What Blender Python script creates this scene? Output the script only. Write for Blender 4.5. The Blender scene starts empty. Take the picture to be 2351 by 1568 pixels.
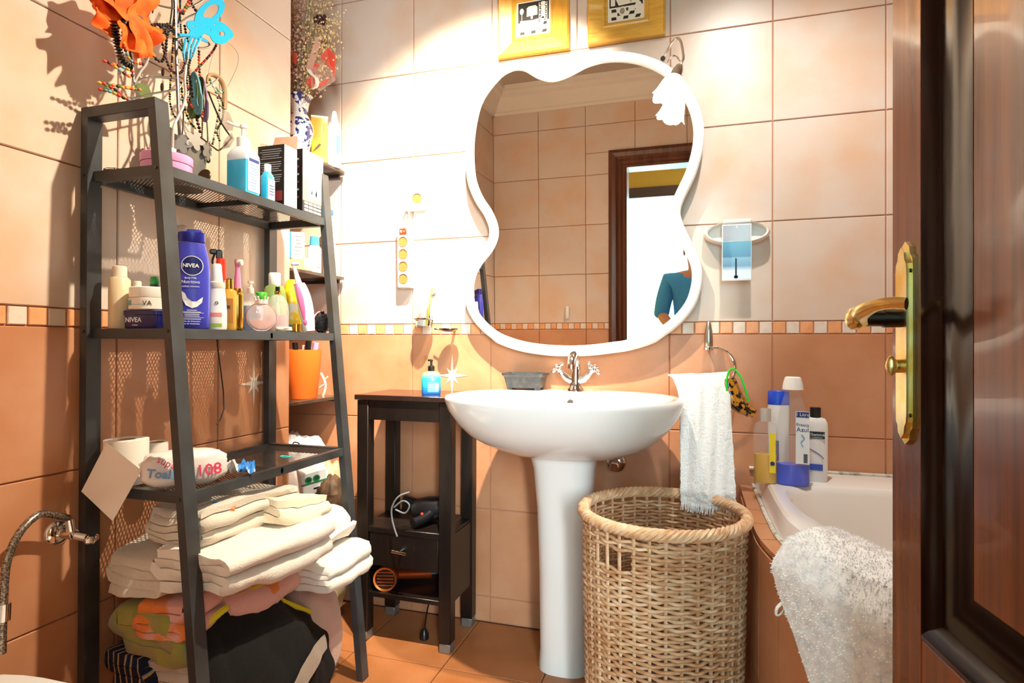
import bpy, bmesh, math, random
from mathutils import Vector as V, Matrix
R_ = random.Random(7)
PI = math.pi
sin, cos = math.sin, math.cos
SC = bpy.context.scene
COL = SC.collection
# ------------------------------------------------------------------ camera
FPX, YAW, PIT, ROL = 1365.27, 0.30087, 0.00443, 0.00321
CAM = V((0.0, -2.0319, 1.00483))
_F = V((-sin(YAW)*cos(PIT), cos(YAW)*cos(PIT), sin(PIT)))
_R = V((cos(YAW), sin(YAW), 0))
_U = _R.cross(_F)
_R2 = _R*cos(ROL) + _U*sin(ROL)
_U2 = _U*cos(ROL) - _R*sin(ROL)
cd = bpy.data.cameras.new('camera'); cam = bpy.data.objects.new('camera', cd); COL.objects.link(cam)
cd.sensor_width = 36.0; cd.lens = FPX/2351*36.0; cd.clip_start = 0.02
M = Matrix(((_R2.x, _U2.x, -_F.x, CAM.x), (_R2.y, _U2.y, -_F.y, CAM.y), (_R2.z, _U2.z, -_F.z, CAM.z), (0, 0, 0, 1)))
cam.matrix_world = M
SC.camera = cam
def at(px, py, **k):
    "photo pixel -> point on the plane x=.., y=.. or z=.."
    d = _F + _R2*((px-1175.5)/FPX) - _U2*((py-784)/FPX)
    a = list(k)[0]; i = 'xyz'.index(a)
    return CAM + d*((k[a]-CAM[i])/d[i])
def mpp(p): return (V(p)-CAM).dot(_F)/FPX          # metres per photo pixel at a point
# ------------------------------------------------------------------ light and exposure
SC.view_settings.view_transform = 'Standard'; SC.view_settings.look = 'None'
SC.view_settings.gamma = 1.0; SC.view_settings.use_curve_mapping = False
SC.view_settings.exposure = 0.0
SC.cycles.use_denoising = True
try: SC.cycles.denoiser = 'OPENIMAGEDENOISE'
except Exception: pass
SC.cycles.max_bounces = 7; SC.cycles.diffuse_bounces = 4; SC.cycles.glossy_bounces = 4; SC.cycles.transparent_max_bounces = 12; SC.cycles.transmission_bounces = 6
W = bpy.data.worlds.new('world'); SC.world = W; W.use_nodes = True
W.node_tree.nodes['Background'].inputs[0].default_value = (0.75, 0.87, 1.0, 1); W.node_tree.nodes['Background'].inputs[1].default_value = 1.0
def light(name, kind, loc, energy, color, target=None, **k):
    d = bpy.data.lights.new(name, kind); d.energy = energy; d.color = color
    for a, b in k.items(): setattr(d, a, b)
    o = bpy.data.objects.new(name, d); COL.objects.link(o); o.location = loc
    if target is not None: o.rotation_euler = (V(target)-V(loc)).to_track_quat('-Z', 'Y').to_euler()
    return o
WARM = (1.0, 0.86, 0.66)
LA = V((-0.52, -0.78, 2.43)); LB = V((-0.03, -0.78, 2.43)); LC = V((0.12, -0.80, 2.43))
light('ceiling_spot_light', 'SPOT', LA, 560, WARM, (-0.76, 0.0, 1.44), spot_size=1.3, spot_blend=0.85, shadow_soft_size=0.02)
light('ceiling_spot_light', 'SPOT', LB, 225, WARM, (-1.2, -0.92, 0.72), spot_size=1.4, spot_blend=1.0, shadow_soft_size=0.02)
light('ceiling_spot_light', 'SPOT', LC, 75, (1.0, 0.96, 0.91), (0.35, -0.15, 0.8), spot_size=1.8, spot_blend=0.8, shadow_soft_size=0.03)
light('hall_fill_light', 'AREA', (0.75, -3.18, 1.55), 32, (0.86, 0.93, 1.0), (0.2, 0.0, 0.9), shape='RECTANGLE', size=1.0, size_y=1.5)  # added cool fill through the doorway, set in an unseen hall window
light('far_room_daylight', 'AREA', (1.35, -4.6, 1.5), 700, (0.80, 0.95, 1.0), (-0.8, -4.9, 1.2), shape='RECTANGLE', size=1.2, size_y=1.6)
# ------------------------------------------------------------------ materials
def lin(c):
    if isinstance(c, str): c = [int(c[i:i+2], 16)/255 for i in (0, 2, 4)]
    return tuple(x/12.92 if x <= .04045 else ((x+.055)/1.055)**2.4 for x in c[:3]) + (1.0,)
MATS = {}
def mat(name, col, rough=.5, metal=0., trans=0., ior=1.45, alpha=1., spec=.5, emit=None, es=1., coat=0., noise=None, bump=None, sheen=0., sss=0.):
    """noise=(scale, colour2, detail, lo, hi[, (sx,sy,sz)]); bump=(scale, strength, dist)"""
    if name in MATS: return MATS[name]
    m = bpy.data.materials.new(name); m.use_nodes = True; nt = m.node_tree; n = nt.nodes; L = nt.links
    b = n['Principled BSDF']; c = lin(col)
    b.inputs['Base Color'].default_value = c; b.inputs['Roughness'].default_value = rough; b.inputs['Metallic'].default_value = metal
    b.inputs['Transmission Weight'].default_value = trans; b.inputs['IOR'].default_value = ior; b.inputs['Alpha'].default_value = alpha
    b.inputs['Specular IOR Level'].default_value = spec; b.inputs['Coat Weight'].default_value = coat; b.inputs['Sheen Weight'].default_value = sheen
    if sss: b.inputs['Subsurface Weight'].default_value = sss; b.inputs['Subsurface Radius'].default_value = (.01, .01, .01)
    if emit: b.inputs['Emission Color'].default_value = lin(emit); b.inputs['Emission Strength'].default_value = es
    if noise or bump: geo = n.new('ShaderNodeNewGeometry')
    if noise:
        tx = n.new('ShaderNodeTexNoise'); tx.inputs['Scale'].default_value = noise[0]; tx.inputs['Detail'].default_value = noise[2]
        src = geo.outputs['Position']
        if len(noise) > 5:
            mp = n.new('ShaderNodeMapping'); mp.inputs['Scale'].default_value = noise[5]; L.new(src, mp.inputs[0]); src = mp.outputs[0]
        L.new(src, tx.inputs['Vector'])
        r = n.new('ShaderNodeValToRGB'); r.color_ramp.elements[0].position = noise[3]; r.color_ramp.elements[1].position = noise[4]
        r.color_ramp.elements[0].color = c; r.color_ramp.elements[1].color = lin(noise[1])
        L.new(tx.outputs['Fac'], r.inputs[0]); L.new(r.outputs[0], b.inputs['Base Color'])
    if bump:
        t2 = n.new('ShaderNodeTexNoise'); t2.inputs['Scale'].default_value = bump[0]; t2.inputs['Detail'].default_value = 4
        L.new(geo.outputs['Position'], t2.inputs['Vector'])
        bp = n.new('ShaderNodeBump'); bp.inputs['Strength'].default_value = bump[1]; bp.inputs['Distance'].default_value = bump[2]
        L.new(t2.outputs['Fac'], bp.inputs['Height']); L.new(bp.outputs[0], b.inputs['Normal'])
    MATS[name] = m; return m
T_UP = mat('tile_cream', 'd8c6b7', .32, noise=(5.5, 'd6b192', 4, .42, .75), bump=(60, .06, .004))
T_LO = mat('tile_terracotta', 'c9926e', .32, noise=(7, 'ba7d56', 5, .35, .75), bump=(60, .08, .004))
T_OR = mat('tile_border_orange', 'e8a878', .32, noise=(30, 'e09a66', 3, .4, .7))
T_CR = mat('tile_border_cream', 'e6d6c6', .32, noise=(40, 'dcc5b0', 3, .4, .7))
T_STAR = mat('star_inlay', 'eadccb', .3)
GROUT = mat('grout', 'b98065', .9)
T_FL = mat('floor_tile', 'b07349', .35, noise=(6, '985a2c', 5, .35, .75), bump=(50, .08, .004))
GROUT_F = mat('floor_grout', '8a5a3c', .9)
PLAST = mat('ceiling_plaster', 'bfb2a2', .9)
WOOD = mat('mahogany', '84401e', .26, coat=.2, noise=(3, '4c1f0d', 6, .3, .75, (14, 14, .6)))
WOOD_D = mat('mahogany_dark', '1d0a07', .2, spec=.25, noise=(3, '0c0403', 5, .3, .8, (14, 14, .6)))
BRASS = mat('brass', 'd9b45c', .3, metal=1, noise=(25, 'e6d9a8', 3, .35, .7))
BRASS_D = mat('brass_worn', '4a4238', .28, metal=1)
CHROME = mat('chrome', 'e6e6e6', .06, metal=1)
STEEL = mat('dark_steel', '3c4043', .38, spec=.6, noise=(9, '2b2724', 3, .4, .7))
WHITE = mat('white_plastic', 'f1efea', .35)
PORC = mat('porcelain', 'e6e2de', .08, coat=.3)
BLACKP = mat('black_plastic', '121214', .3)
BLACKW = mat('black_brown_wood', '1d1512', .35, noise=(3, '120c0a', 5, .3, .7, (12, 12, 1)))
GLASS = mat('clear_glass', 'ffffff', .02, trans=1, ior=1.45)
CLEARP = mat('clear_plastic', 'd4dade', .06, alpha=.13, spec=.8)
# ------------------------------------------------------------------ mesh helpers
class MB:
    def __init__(s): s.v = []; s.f = []
    def add(s, vs, fs):
        o = len(s.v); s.v += [tuple(p) for p in vs]; s.f += [tuple(i+o for i in f) for f in fs]; return s
    def box(s, c, d, rz=0., b=0., m=None):
        "box centre c, size d, chamfer b"
        hx, hy, hz = d[0]/2, d[1]/2, d[2]/2
        if b <= 0:
            vs = [(x, y, z) for x in (-hx, hx) for y in (-hy, hy) for z in (-hz, hz)]
            fs = [(0, 1, 3, 2), (4, 6, 7, 5), (0, 4, 5, 1), (2, 3, 7, 6), (0, 2, 6, 4), (1, 5, 7, 3)]
        else:
            b = min(b, .49*min(d)); vs = []; fs = []; idx = {}
            for sx in (-1, 1):
                for sy in (-1, 1):
                    for sz in (-1, 1):
                        for a in range(3):
                            p = [sx*(hx-b), sy*(hy-b), sz*(hz-b)]; p[a] = (sx*hx, sy*hy, sz*hz)[a]
                            idx[sx, sy, sz, a] = len(vs); vs.append(tuple(p))
                        fs.append((idx[sx, sy, sz, 0], idx[sx, sy, sz, 1], idx[sx, sy, sz, 2]) if sx*sy*sz > 0 else (idx[sx, sy, sz, 0], idx[sx, sy, sz, 2], idx[sx, sy, sz, 1]))
            for a in range(3):
                u, w = (a+1) % 3, (a+2) % 3
                for sg in (-1, 1):
                    def k(su, sw):
                        t = [0, 0, 0]; t[a] = sg; t[u] = su; t[w] = sw; return idx[t[0], t[1], t[2], a]
                    q = [k(-1, -1), k(1, -1), k(1, 1), k(-1, 1)]; fs.append(tuple(q if sg > 0 else q[::-1]))
            for a in range(3):
                u, w = (a+1) % 3, (a+2) % 3
                for su in (-1, 1):
                    for sw in (-1, 1):
                        def k(sa, ax):
                            t = [0, 0, 0]; t[a] = sa; t[u] = su; t[w] = sw; return idx[t[0], t[1], t[2], ax]
                        q = [k(-1, u), k(1, u), k(1, w), k(-1, w)]; fs.append(tuple(q if su*sw > 0 else q[::-1]))
        R = Matrix.Rotation(rz, 3, 'Z') if m is None else m
        c = V(c); return s.add([R @ V(p) + c for p in vs], fs)
    def lathe(s, prof, c=(0, 0, 0), n=24, ex=1., ey=1., m=None, loop=False):
        "prof: list of (radius, height)"
        vs = []; fs = []; k = len(prof); c = V(c)
        for i in range(n):
            a = 2*PI*i/n
            for r, h in prof:
                p = V((r*cos(a)*ex, r*sin(a)*ey, h)); p = m @ p if m is not None else p; vs.append(p+c)
        for i in range(n):
            for j in range(k-1):
                a, b = i*k+j, ((i+1) % n)*k+j; fs.append((a, b, b+1, a+1))
        if loop: fs += [(i*k+k-1, ((i+1) % n)*k+k-1, ((i+1) % n)*k, i*k) for i in range(n)]; return s.add(vs, fs)
        if prof[0][0] > 1e-6: fs.append(tuple(((n-i) % n)*k for i in range(n)))
        if prof[-1][0] > 1e-6: fs.append(tuple(i*k+k-1 for i in range(n)))
        return s.add(vs, fs)
    def tube(s, pts, r, n=8, closed=False, rr=None, flat=1.):
        pts = [V(p) for p in pts]; N = len(pts); vs = []; fs = []; up = None
        for i, p in enumerate(pts):
            if closed: t = pts[(i+1) % N]-pts[i-1]
            else: t = pts[min(i+1, N-1)]-pts[max(i-1, 0)]
            if t.length < 1e-9: t = V((0, 0, 1))
            t.normalize()
            if up is None: up = t.orthogonal().normalized()
            up = up-t*up.dot(t)
            if up.length < 1e-6: up = t.orthogonal()
            up.normalize(); w = t.cross(up); q = rr[i] if rr else r
            for j in range(n): a = 2*PI*j/n; vs.append(p+up*(q*cos(a))+w*(q*flat*sin(a)))
        for i in range(N if closed else N-1):
            i2 = (i+1) % N
            for j in range(n): j2 = (j+1) % n; fs.append((i*n+j, i*n+j2, i2*n+j2, i2*n+j))
        if not closed: fs += [tuple(range(n))[::-1], tuple((N-1)*n+j for j in range(n))]
        return s.add(vs, fs)
    def ball(s, c, r, n=12, k=8, e=(1, 1, 1), m=None):
        pr = [(r*sin(PI*i/k), -r*cos(PI*i/k)) for i in range(k+1)]; pr[0] = (0, -r); pr[-1] = (0, r)
        mm = Matrix.Diagonal(V(e)) if m is None else m @ Matrix.Diagonal(V(e))
        return s.lathe(pr, c, n, m=mm)
    def prism(s, poly, h0, h1, m=None, c=(0, 0, 0), inset=0.):
        "poly in xy, extruded h0..h1; m orients it"
        c = V(c); n = len(poly); f = lambda p: (m @ V(p) if m is not None else V(p))+c
        vs = [f((x, y, h0)) for x, y in poly]+[f((x, y, h1)) for x, y in poly]
        fs = [tuple(range(n))[::-1], tuple(range(n, 2*n))]+[(i, (i+1) % n, n+(i+1) % n, n+i) for i in range(n)]
        return s.add(vs, fs)
    def grid(s, fn, nu, nv, thick=None):
        vs = [V(fn(i/nu, j/nv)) for i in range(nu+1) for j in range(nv+1)]; k = nv+1
        fs = [(i*k+j, (i+1)*k+j, (i+1)*k+j+1, i*k+j+1) for i in range(nu) for j in range(nv)]
        if not thick: return s.add(vs, fs)
        N = len(vs); nor = [V((0, 0, 0)) for _ in vs]
        for f in fs:
            q = (vs[f[1]]-vs[f[0]]).cross(vs[f[3]]-vs[f[0]])
            for i in f: nor[i] += q
        v2 = [vs[i]-nor[i].normalized()*thick for i in range(N)]
        f2 = [tuple(N+i for i in f[::-1]) for f in fs]
        bd = [i*k for i in range(nu+1)]+[nu*k+j for j in range(1, nv+1)]+[i*k+nv for i in range(nu-1, -1, -1)]+[j for j in range(nv-1, 0, -1)]
        fs += f2+[(bd[i], N+bd[i], N+bd[(i+1) % len(bd)], bd[(i+1) % len(bd)]) for i in range(len(bd))]
        return s.add(vs+v2, fs)
    def mesh(s, name):
        me = bpy.data.meshes.new(name); me.from_pydata([tuple(p) for p in s.v], [], s.f)
        return me
def fixn(me):
    bm = bmesh.new(); bm.from_mesh(me); bmesh.ops.recalc_face_normals(bm, faces=bm.faces); bm.to_mesh(me); bm.free()
def link(name, me, m, parent=None, smooth=40, fix=True, loc=None, rot=None):
    if fix: fixn(me)
    if m is not None and not me.materials: me.materials.append(m)
    if smooth:
        for p in me.polygons: p.use_smooth = True
        me.set_sharp_from_angle(angle=math.radians(smooth))
    o = bpy.data.objects.new(name, me); COL.objects.link(o)
    if parent is not None: o.parent = parent
    if loc is not None: o.location = loc
    if rot is not None: o.rotation_euler = rot
    return o
def obj(name, mb, m, parent=None, smooth=40, **k): return link(name, mb.mesh(name), m, parent, smooth, **k)
def tag(o, label, cat, group=None):
    o['label'] = label; o['category'] = cat
    if group: o['group'] = group
    return o
def thing(name, label, cat, loc=(0, 0, 0), rot=0., group=None):
    o = bpy.data.objects.new(name, None); COL.objects.link(o); o.location = loc; o.empty_display_size = .02
    o.rotation_euler = rot if isinstance(rot, (tuple, list)) else (0, 0, rot)
    return tag(o, label, cat, group)
def struct(name, mb, m, label=None, parent=None, cat=None, **k):
    o = obj(name, mb, m, parent, **k)
    if parent is None:
        o['kind'] = 'structure'
        if label: o['label'] = label
        if cat: o['category'] = cat
    return o
def dup(root, loc, rot=None, label=None, group=None):
    r = root.copy(); COL.objects.link(r); r.location = loc
    if rot is not None: r.rotation_euler = rot if isinstance(rot, (tuple, list)) else (0, 0, rot)
    if label: r['label'] = label
    if group: r['group'] = group
    for ch in list(root.children):
        c = ch.copy(); COL.objects.link(c); c.parent = r
        for g in ch.children: d = g.copy(); COL.objects.link(d); d.parent = c
    return r
def face(o):
    "rz that turns local -Y toward the camera from point o"
    d = CAM-V(o); return math.atan2(d.x, -d.y)
_TM = {}
def text_mesh(s, size, depth=.0004, align='CENTER', wrap=None, sx=1., bold=0.):
    "flat lettering in local XZ facing -Y; wrap=radius bends it round a vertical cylinder"
    cu = bpy.data.curves.new('t', 'FONT'); cu.body = s; cu.size = size; cu.align_x = align; cu.align_y = 'CENTER'; cu.extrude = depth/2; cu.resolution_u = 2; cu.offset = bold
    o = bpy.data.objects.new('t', cu); COL.objects.link(o)
    dg = bpy.context.evaluated_depsgraph_get(); me = bpy.data.meshes.new_from_object(o.evaluated_get(dg))
    bpy.data.objects.remove(o); bpy.data.curves.remove(cu)
    for v in me.vertices:
        x, y, z = v.co.x*sx, v.co.y, v.co.z
        if wrap: a = x/wrap; v.co = ((wrap+z)*sin(a), wrap-(wrap+z)*cos(a), y)
        else: v.co = (x, -z, y)
    me.materials.clear()
    return me
def text(name, s, size, m, parent, loc, rot=(0, 0, 0), **k):
    o = link(name, text_mesh(s, size, **k), m, parent, smooth=0, fix=False, loc=loc, rot=rot); return o
def arc(c, r, a0, a1, n, plane='xz'):
    out = []
    for i in range(n+1):
        a = a0+(a1-a0)*i/n; u, w = r*cos(a), r*sin(a)
        out.append(V(c)+V({'xz': (u, 0, w), 'xy': (u, w, 0), 'yz': (0, u, w)}[plane]))
    return out
def spline(pts, n=8, closed=False):
    "Catmull-Rom"
    P = [V(p) for p in pts]; N = len(P); out = []
    for i in range(N if closed else N-1):
        g = (lambda j: P[j % N]) if closed else (lambda j: P[min(max(j, 0), N-1)])
        a, b, c, d = g(i-1), g(i), g(i+1), g(i+2)
        for k in range(n):
            t = k/n; out.append(.5*((2*b)+(c-a)*t+(2*a-5*b+4*c-d)*t*t+(3*b-a-3*c+d)*t**3))
    if not closed: out.append(P[-1])
    return out
# ------------------------------------------------------------------ the room
XL, XR, YB, YF, ZC = -1.3102, 1.22, 0.0, -1.886, 2.62     # tile faces: left, right, back, front; ceiling
TW, TH, G = .3133, .316, .0032
ZB0, ZB1 = 1.0396, 1.0795                                  # border band
TT = .008                                                  # tile thickness
struct('wall_back', MB().box((-.2, .058+TT-.002, 1.31), (3.0, .12, 2.62)), GROUT, 'back wall tiled cream above and terracotta below a chequered border')
struct('wall_left', MB().box(((-1.66+XL-TT+.002)/2, (-.340+TT-1.99)/2, 1.31), (XL-TT+.002+1.66, 1.99-.340-TT+.004, 2.62)), GROUT, 'left wall tiled cream above and terracotta below')
struct('wall_recess', MB().box((-1.70, -.17, 1.31), (.14, .36, 2.62)), GROUT, 'left side of the corner recess behind the glass shelves')
struct('wall_right', MB().box((XR+.06, -.93, 1.31), (.12, 2.1, 2.62)), GROUT, 'right wall beyond the bathtub')
fw = MB()
for x0, x1, z0, z1 in ((-1.66, -.455, 0, 2.62), (.425, 1.34, 0, 2.62), (-.455, .425, 2.10, 2.62)):
    fw.box(((x0+x1)/2, YF-.055, (z0+z1)/2), (x1-x0, .10, z1-z0))
struct('wall_front', fw, GROUT, 'wall with the doorway, facing the mirror')
struct('ceiling', MB().box((-.2, -.93, ZC+.04), (3.1, 2.2, .08)), PLAST, 'plain plaster ceiling of the bathroom')
WALLS = {o.name: o for o in COL.objects}
def tile_mesh(w, h, m, key=None):
    k = (round(w, 4), round(h, 4), m.name)
    if k not in _TM:
        w2, h2, c = w/2-G/2, h/2-G/2, .0018
        vs = [(-w2, 0, -h2), (w2, 0, -h2), (w2, 0, h2), (-w2, 0, h2), (-w2, -TT+c, -h2), (w2, -TT+c, -h2), (w2, -TT+c, h2), (-w2, -TT+c, h2),
              (-w2+c, -TT, -h2+c), (w2-c, -TT, -h2+c), (w2-c, -TT, h2-c), (-w2+c, -TT, h2-c)]
        fs = [(8, 9, 10, 11)]+[(4+i, 4+(i+1) % 4, 8+(i+1) % 4, 8+i) for i in range(4)]+[(i, (i+1) % 4, 4+(i+1) % 4, 4+i) for i in range(4)]
        me = bpy.data.meshes.new('tile'); me.from_pydata(vs, [], fs); me.materials.append(m); _TM[k] = me
    return _TM[k]
def put_tile(name, parent, me, loc, rot):
    o = bpy.data.objects.new(name, me); COL.objects.link(o); o.parent = parent; o.location = loc; o.rotation_euler = rot; return o
rows = []                                                   # (z0, z1, kind)
z = ZB1
while z < ZC-.01: rows.append((z, min(z+TH, ZC), 'u')); z += TH
z = ZB0
while z > .12: rows.append((z-TH, z, 'l')); z -= TH
rows.append((0.002, z, 'l'))
def tile_wall(parent, org, du, rz, u0, u1, uj, holes=(), bs=0):
    """tiles from u0 to u1 along direction du, joints at uj+k*TW"""
    us = [u0]+[uj+k*TW for k in range(-20, 21) if u0+.004 < uj+k*TW < u1-.004]+[u1]
    def emit(a, b, z0, z1, m, nm):
        for ha, hb, hz in holes:
            if z0 < hz-.001 and b > ha and a < hb:
                if z1 > hz+.01: emit(a, b, hz, z1, m, nm); z1 = hz
                if a < ha-.01: emit(a, ha, z0, z1, m, nm)
                if b > hb+.01: emit(hb, b, z0, z1, m, nm)
                return
        if b-a < .006 or z1-z0 < .006: return
        put_tile(nm, parent, tile_mesh(b-a, z1-z0, m), V(org)+V(du)*((a+b)/2)+V((0, 0, (z0+z1)/2)), (0, 0, rz))
    for z0, z1, kd in rows:
        for a, b in zip(us, us[1:]): emit(a, b, z0, z1, T_UP if kd == 'u' else T_LO, 'tile')
    k0 = math.floor((u0-uj)/(TW/8)); k = k0
    while uj+k*TW/8 < u1:
        a, b = max(u0, uj+k*TW/8), min(u1, uj+(k+1)*TW/8); k += 1
        if b-a > .004: emit(a, b, ZB0, ZB1, T_OR if (k+bs) % 2 == 1 else T_CR, 'border_tile')
tile_wall(WALLS['wall_back'], (0, TT, 0), (1, 0, 0), 0, -1.628, XR, -1.3379)
tile_wall(WALLS['wall_left'], (XL-TT, 0, 0), (0, 1, 0), PI/2, YF, -.338, -.338, bs=1)
tile_wall(WALLS['wall_recess'], (-1.628, 0, 0), (0, 1, 0), PI/2, -.33, 0, -.338+TW)
tile_wall(WALLS['wall_front'], (0, YF-TT+.003, 0), (1, 0, 0), PI, XL, XR, XL, holes=((-.535, .505, 2.165),))
tile_wall(WALLS['wall_right'], (XR, 0, 0), (0, 1, 0), -PI/2, YF, 0, -.338)
# eight-pointed star inlays
def star(cx, cz, rx, rz):
    pts = []
    for i in range(16):
        a = PI/2+i*PI/8; r = 1. if i % 4 == 0 else (.52 if i % 4 == 2 else .22)
        pts.append((cx+rx*r*cos(a), cz+rz*r*sin(a)))
    return pts
p = at(1038, 862, y=0); m_ = Matrix(((1, 0, 0), (0, 0, -1), (0, 1, 0)))
obj('star_inlay', MB().prism(star(p.x, p.z, .062, .078), 0, .0012, m_), T_STAR, WALLS['wall_back'], smooth=0)
p = at(582, 880, x=XL); m_ = Matrix(((0, 0, 1), (1, 0, 0), (0, 1, 0)))
obj('star_inlay', MB().prism(star(p.y, p.z, .062, .078), 0, .0012, m_, c=(XL, 0, 0)), T_STAR, WALLS['wall_left'], smooth=0)
# floor tiles
fl = struct('floor', MB().box((-.2, -.95, -.05), (3.1, 2.2, .088)), GROUT_F, 'terracotta tiled floor')
FJX, FJY = -.753, -.328
def ftile(w, h):
    me = tile_mesh(w, h, T_FL); return me
xs = [-1.62]+[FJX+k*TW for k in range(-5, 8) if -1.6 < FJX+k*TW < XR-.02]+[XR]
ys = [-1.99]+[FJY+k*TW for k in range(-8, 4) if -1.97 < FJY+k*TW < -.02]+[-.001]
for x0, x1 in zip(xs, xs[1:]):
    for y0, y1 in zip(ys, ys[1:]):
        if x1 < XL+.01 and y1 < -.34: continue
        put_tile('floor_tile', fl, ftile(x1-x0, y1-y0), ((x0+x1)/2, (y0+y1)/2, -TT), (-PI/2, 0, 0))
# cornice
def cornice(name, p0, p1, n, lab):
    p0, p1, n = V(p0), V(p1), V(n); prof = [(0, -.155), (.018, -.155), (.022, -.14), (.034, -.135), (.05, -.10), (.075, -.062), (.098, -.048), (.102, -.03), (.118, -.026), (.122, 0), (0, 0)]
    mb = MB(); vs = [p+n*a+V((0, 0, ZC+b)) for p in (p0, p1) for a, b in prof]; k = len(prof)
    mb.add(vs, [tuple(range(k)), tuple(range(k, 2*k))]+[(i, (i+1) % k, k+(i+1) % k, k+i) for i in range(k)])
    struct(name, mb, mat('cornice_plaster', 'e9e0d2', .7), lab, smooth=25)
cornice('trim_1', (XL, YF, 0), (XR, YF, 0), (0, 1, 0), 'moulded plaster cornice above the doorway wall')
cornice('trim_2', (XL, YF, 0), (XL, -.34, 0), (1, 0, 0), 'moulded plaster cornice along the left wall')
cornice('trim_3', (-1.62, 0, 0), (XR, 0, 0), (0, -1, 0), 'moulded plaster cornice along the back wall')
# ------------------------------------------------------------------ doorway frame, door leaf, hall
df = bpy.data.objects.new('trim_4', None); COL.objects.link(df); df['kind'] = 'structure'; df['label'] = 'stepped dark wood door frame around the bathroom doorway'
def fr_prof(y, s):   # stepped architrave (offset outward, proud)
    return [(0, 0), (0, .012), (.012, .020), (.024, .014), (.038, .024), (.052, .018), (.068, .030), (.092, .034), (.112, .026), (.115, 0)]
XI0, XI1, ZI = -.421, .391, 2.055
FRW = mat('frame_wood', '6a3f2c', .3, noise=(3, '42241a', 5, .3, .75, (14, 14, .6)))
def architrave(y, s):
    pr = fr_prof(y, s); k = len(pr)
    for nm, a, b in (('jamb_casing', (XI0, -1), 'L'), ('jamb_casing', (XI1, 1), 'R'), ('head_casing', None, 'T')):
        mb = MB()
        if a:
            vs = [(a[0]+a[1]*o, y+s*d, zz+(o if zz > 1 else 0)) for zz in (0.0, ZI) for o, d in pr]
        else:
            vs = [(x+sg*o, y+s*d, ZI+o) for x, sg in ((XI0, -1), (XI1, 1)) for o, d in pr]
        mb.add(vs, [tuple(range(k)), tuple(range(k, 2*k))]+[(i, (i+1) % k, k+(i+1) % k, k+i) for i in range(k)])
        obj(nm, mb, FRW, df, smooth=25)
architrave(YF, 1); architrave(YF-.11, -1)
obj('jamb', MB().box((XI0-.016, YF-.055, ZI/2), (.032, .112, ZI)), FRW, df); obj('jamb', MB().box((XI1+.016, YF-.055, ZI/2), (.032, .112, ZI)), FRW, df)
obj('head_jamb', MB().box(((XI0+XI1)/2, YF-.055, ZI+.016), (XI1-XI0+.06, .112, .032)), FRW, df)
# door leaf, hinged on the right and open into the room
HG = V((.372, -1.852, 0)); LT = at(2082, 740, y=-1.09)
dv = V((LT.x-HG.x, LT.y-HG.y, 0)); DWD = dv.length; drz = math.atan2(dv.y, dv.x)
door = bpy.data.objects.new('door_1', None); COL.objects.link(door); door.location = HG; door.rotation_euler = (0, 0, drz); door['kind'] = 'structure'
door['label'] = 'open glossy mahogany door with sunken panel and brass handle'
# local frame: x along the leaf from hinge to latch, +y is the face turned to the photographer's left
DH, ST, PB, PT = 2.03, .082, .64, 1.90
obj('stile', MB().box((DWD-ST/2, 0, DH/2+.008), (ST, .038, DH), b=.003), WOOD, door); obj('stile', MB().box((ST/2, 0, DH/2+.008), (ST, .038, DH), b=.003), WOOD, door)
obj('rail', MB().box((DWD/2, 0, (DH+PT)/2+.008), (DWD-2*ST, .038, DH-PT), b=.002), WOOD, door); obj('rail', MB().box((DWD/2, 0, PB-.06), (DWD-2*ST, .038, .12), b=.002), WOOD, door); obj('rail', MB().box((DWD/2, 0, .108), (DWD-2*ST, .038, .2), b=.002), WOOD, door)
def dpanel(z0, z1):
    x0, x1 = ST, DWD-ST
    obj('panel', MB().box(((x0+x1)/2, 0, (z0+z1)/2), (x1-x0, .012, z1-z0)), WOOD, door)
    prof = [(0, .019), (.010, .024), (.020, .020), (.030, .010), (.050, .012), (.062, .008), (.085, .0065)]
    for s in (1, -1):
        k = len(prof); mb = MB(); vs = []
        for cx, cz in ((1, 1), (-1, 1), (-1, -1), (1, -1)):
            for o, d in prof: vs.append((((x1-o) if cx > 0 else x0+o), s*d, ((z1-o) if cz > 0 else z0+o)))
        fs = [(a*k+i, ((a+1) % 4)*k+i, ((a+1) % 4)*k+i+1, a*k+i+1) for a in range(4) for i in range(k-1)]
        obj('moulding', mb.add(vs, fs), WOOD_D, door, smooth=30)
dpanel(PB, PT); dpanel(.208, PB-.12)
# brass handle set on the +y face (turned to -x in the room)
hz = 1.040; hx = DWD-.05
pl = [(-.021, -.10), (-.021, .10), (-.019, .112), (-.013, .118), (-.011, .128), (0, .136), (.011, .128), (.013, .118), (.019, .112), (.021, .10)]
plate = pl+[(x, -z) for x, z in pl[::-1]][1:-1]
plate = [(x*1.0, z*.97) for x, z in plate]
hs = obj('handle_plate', MB().prism(plate, .019, .024, Matrix(((1, 0, 0), (0, 0, 1), (0, 1, 0))), c=(hx, 0, hz-.032)).prism([(x*.72, z*.94) for x, z in plate], .024, .029, Matrix(((1, 0, 0), (0, 0, 1), (0, 1, 0))), c=(hx, 0, hz-.032)), BRASS, door, smooth=30)
mb = MB().tube([(hx, .024, hz), (hx, .05, hz)], .012, 14).tube([(hx, .05, hz), (hx, .088, hz)], .0105, 14)
obj('handle_neck', mb, BRASS_D, hs)
mb = MB().ball((hx, .084, hz), .015, 14, 8, (1, .8, 1))
lp = spline([(hx, .078, hz), (hx-.026, .086, hz+.006), (hx-.048, .080, hz+.013), (hx-.066, .068, hz+.016), (hx-.078, .056, hz+.014)], 6)
mb.tube(lp, .009, 10, rr=[.013-.005*min(1, i/12) for i in range(len(lp))], flat=.75)
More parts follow.
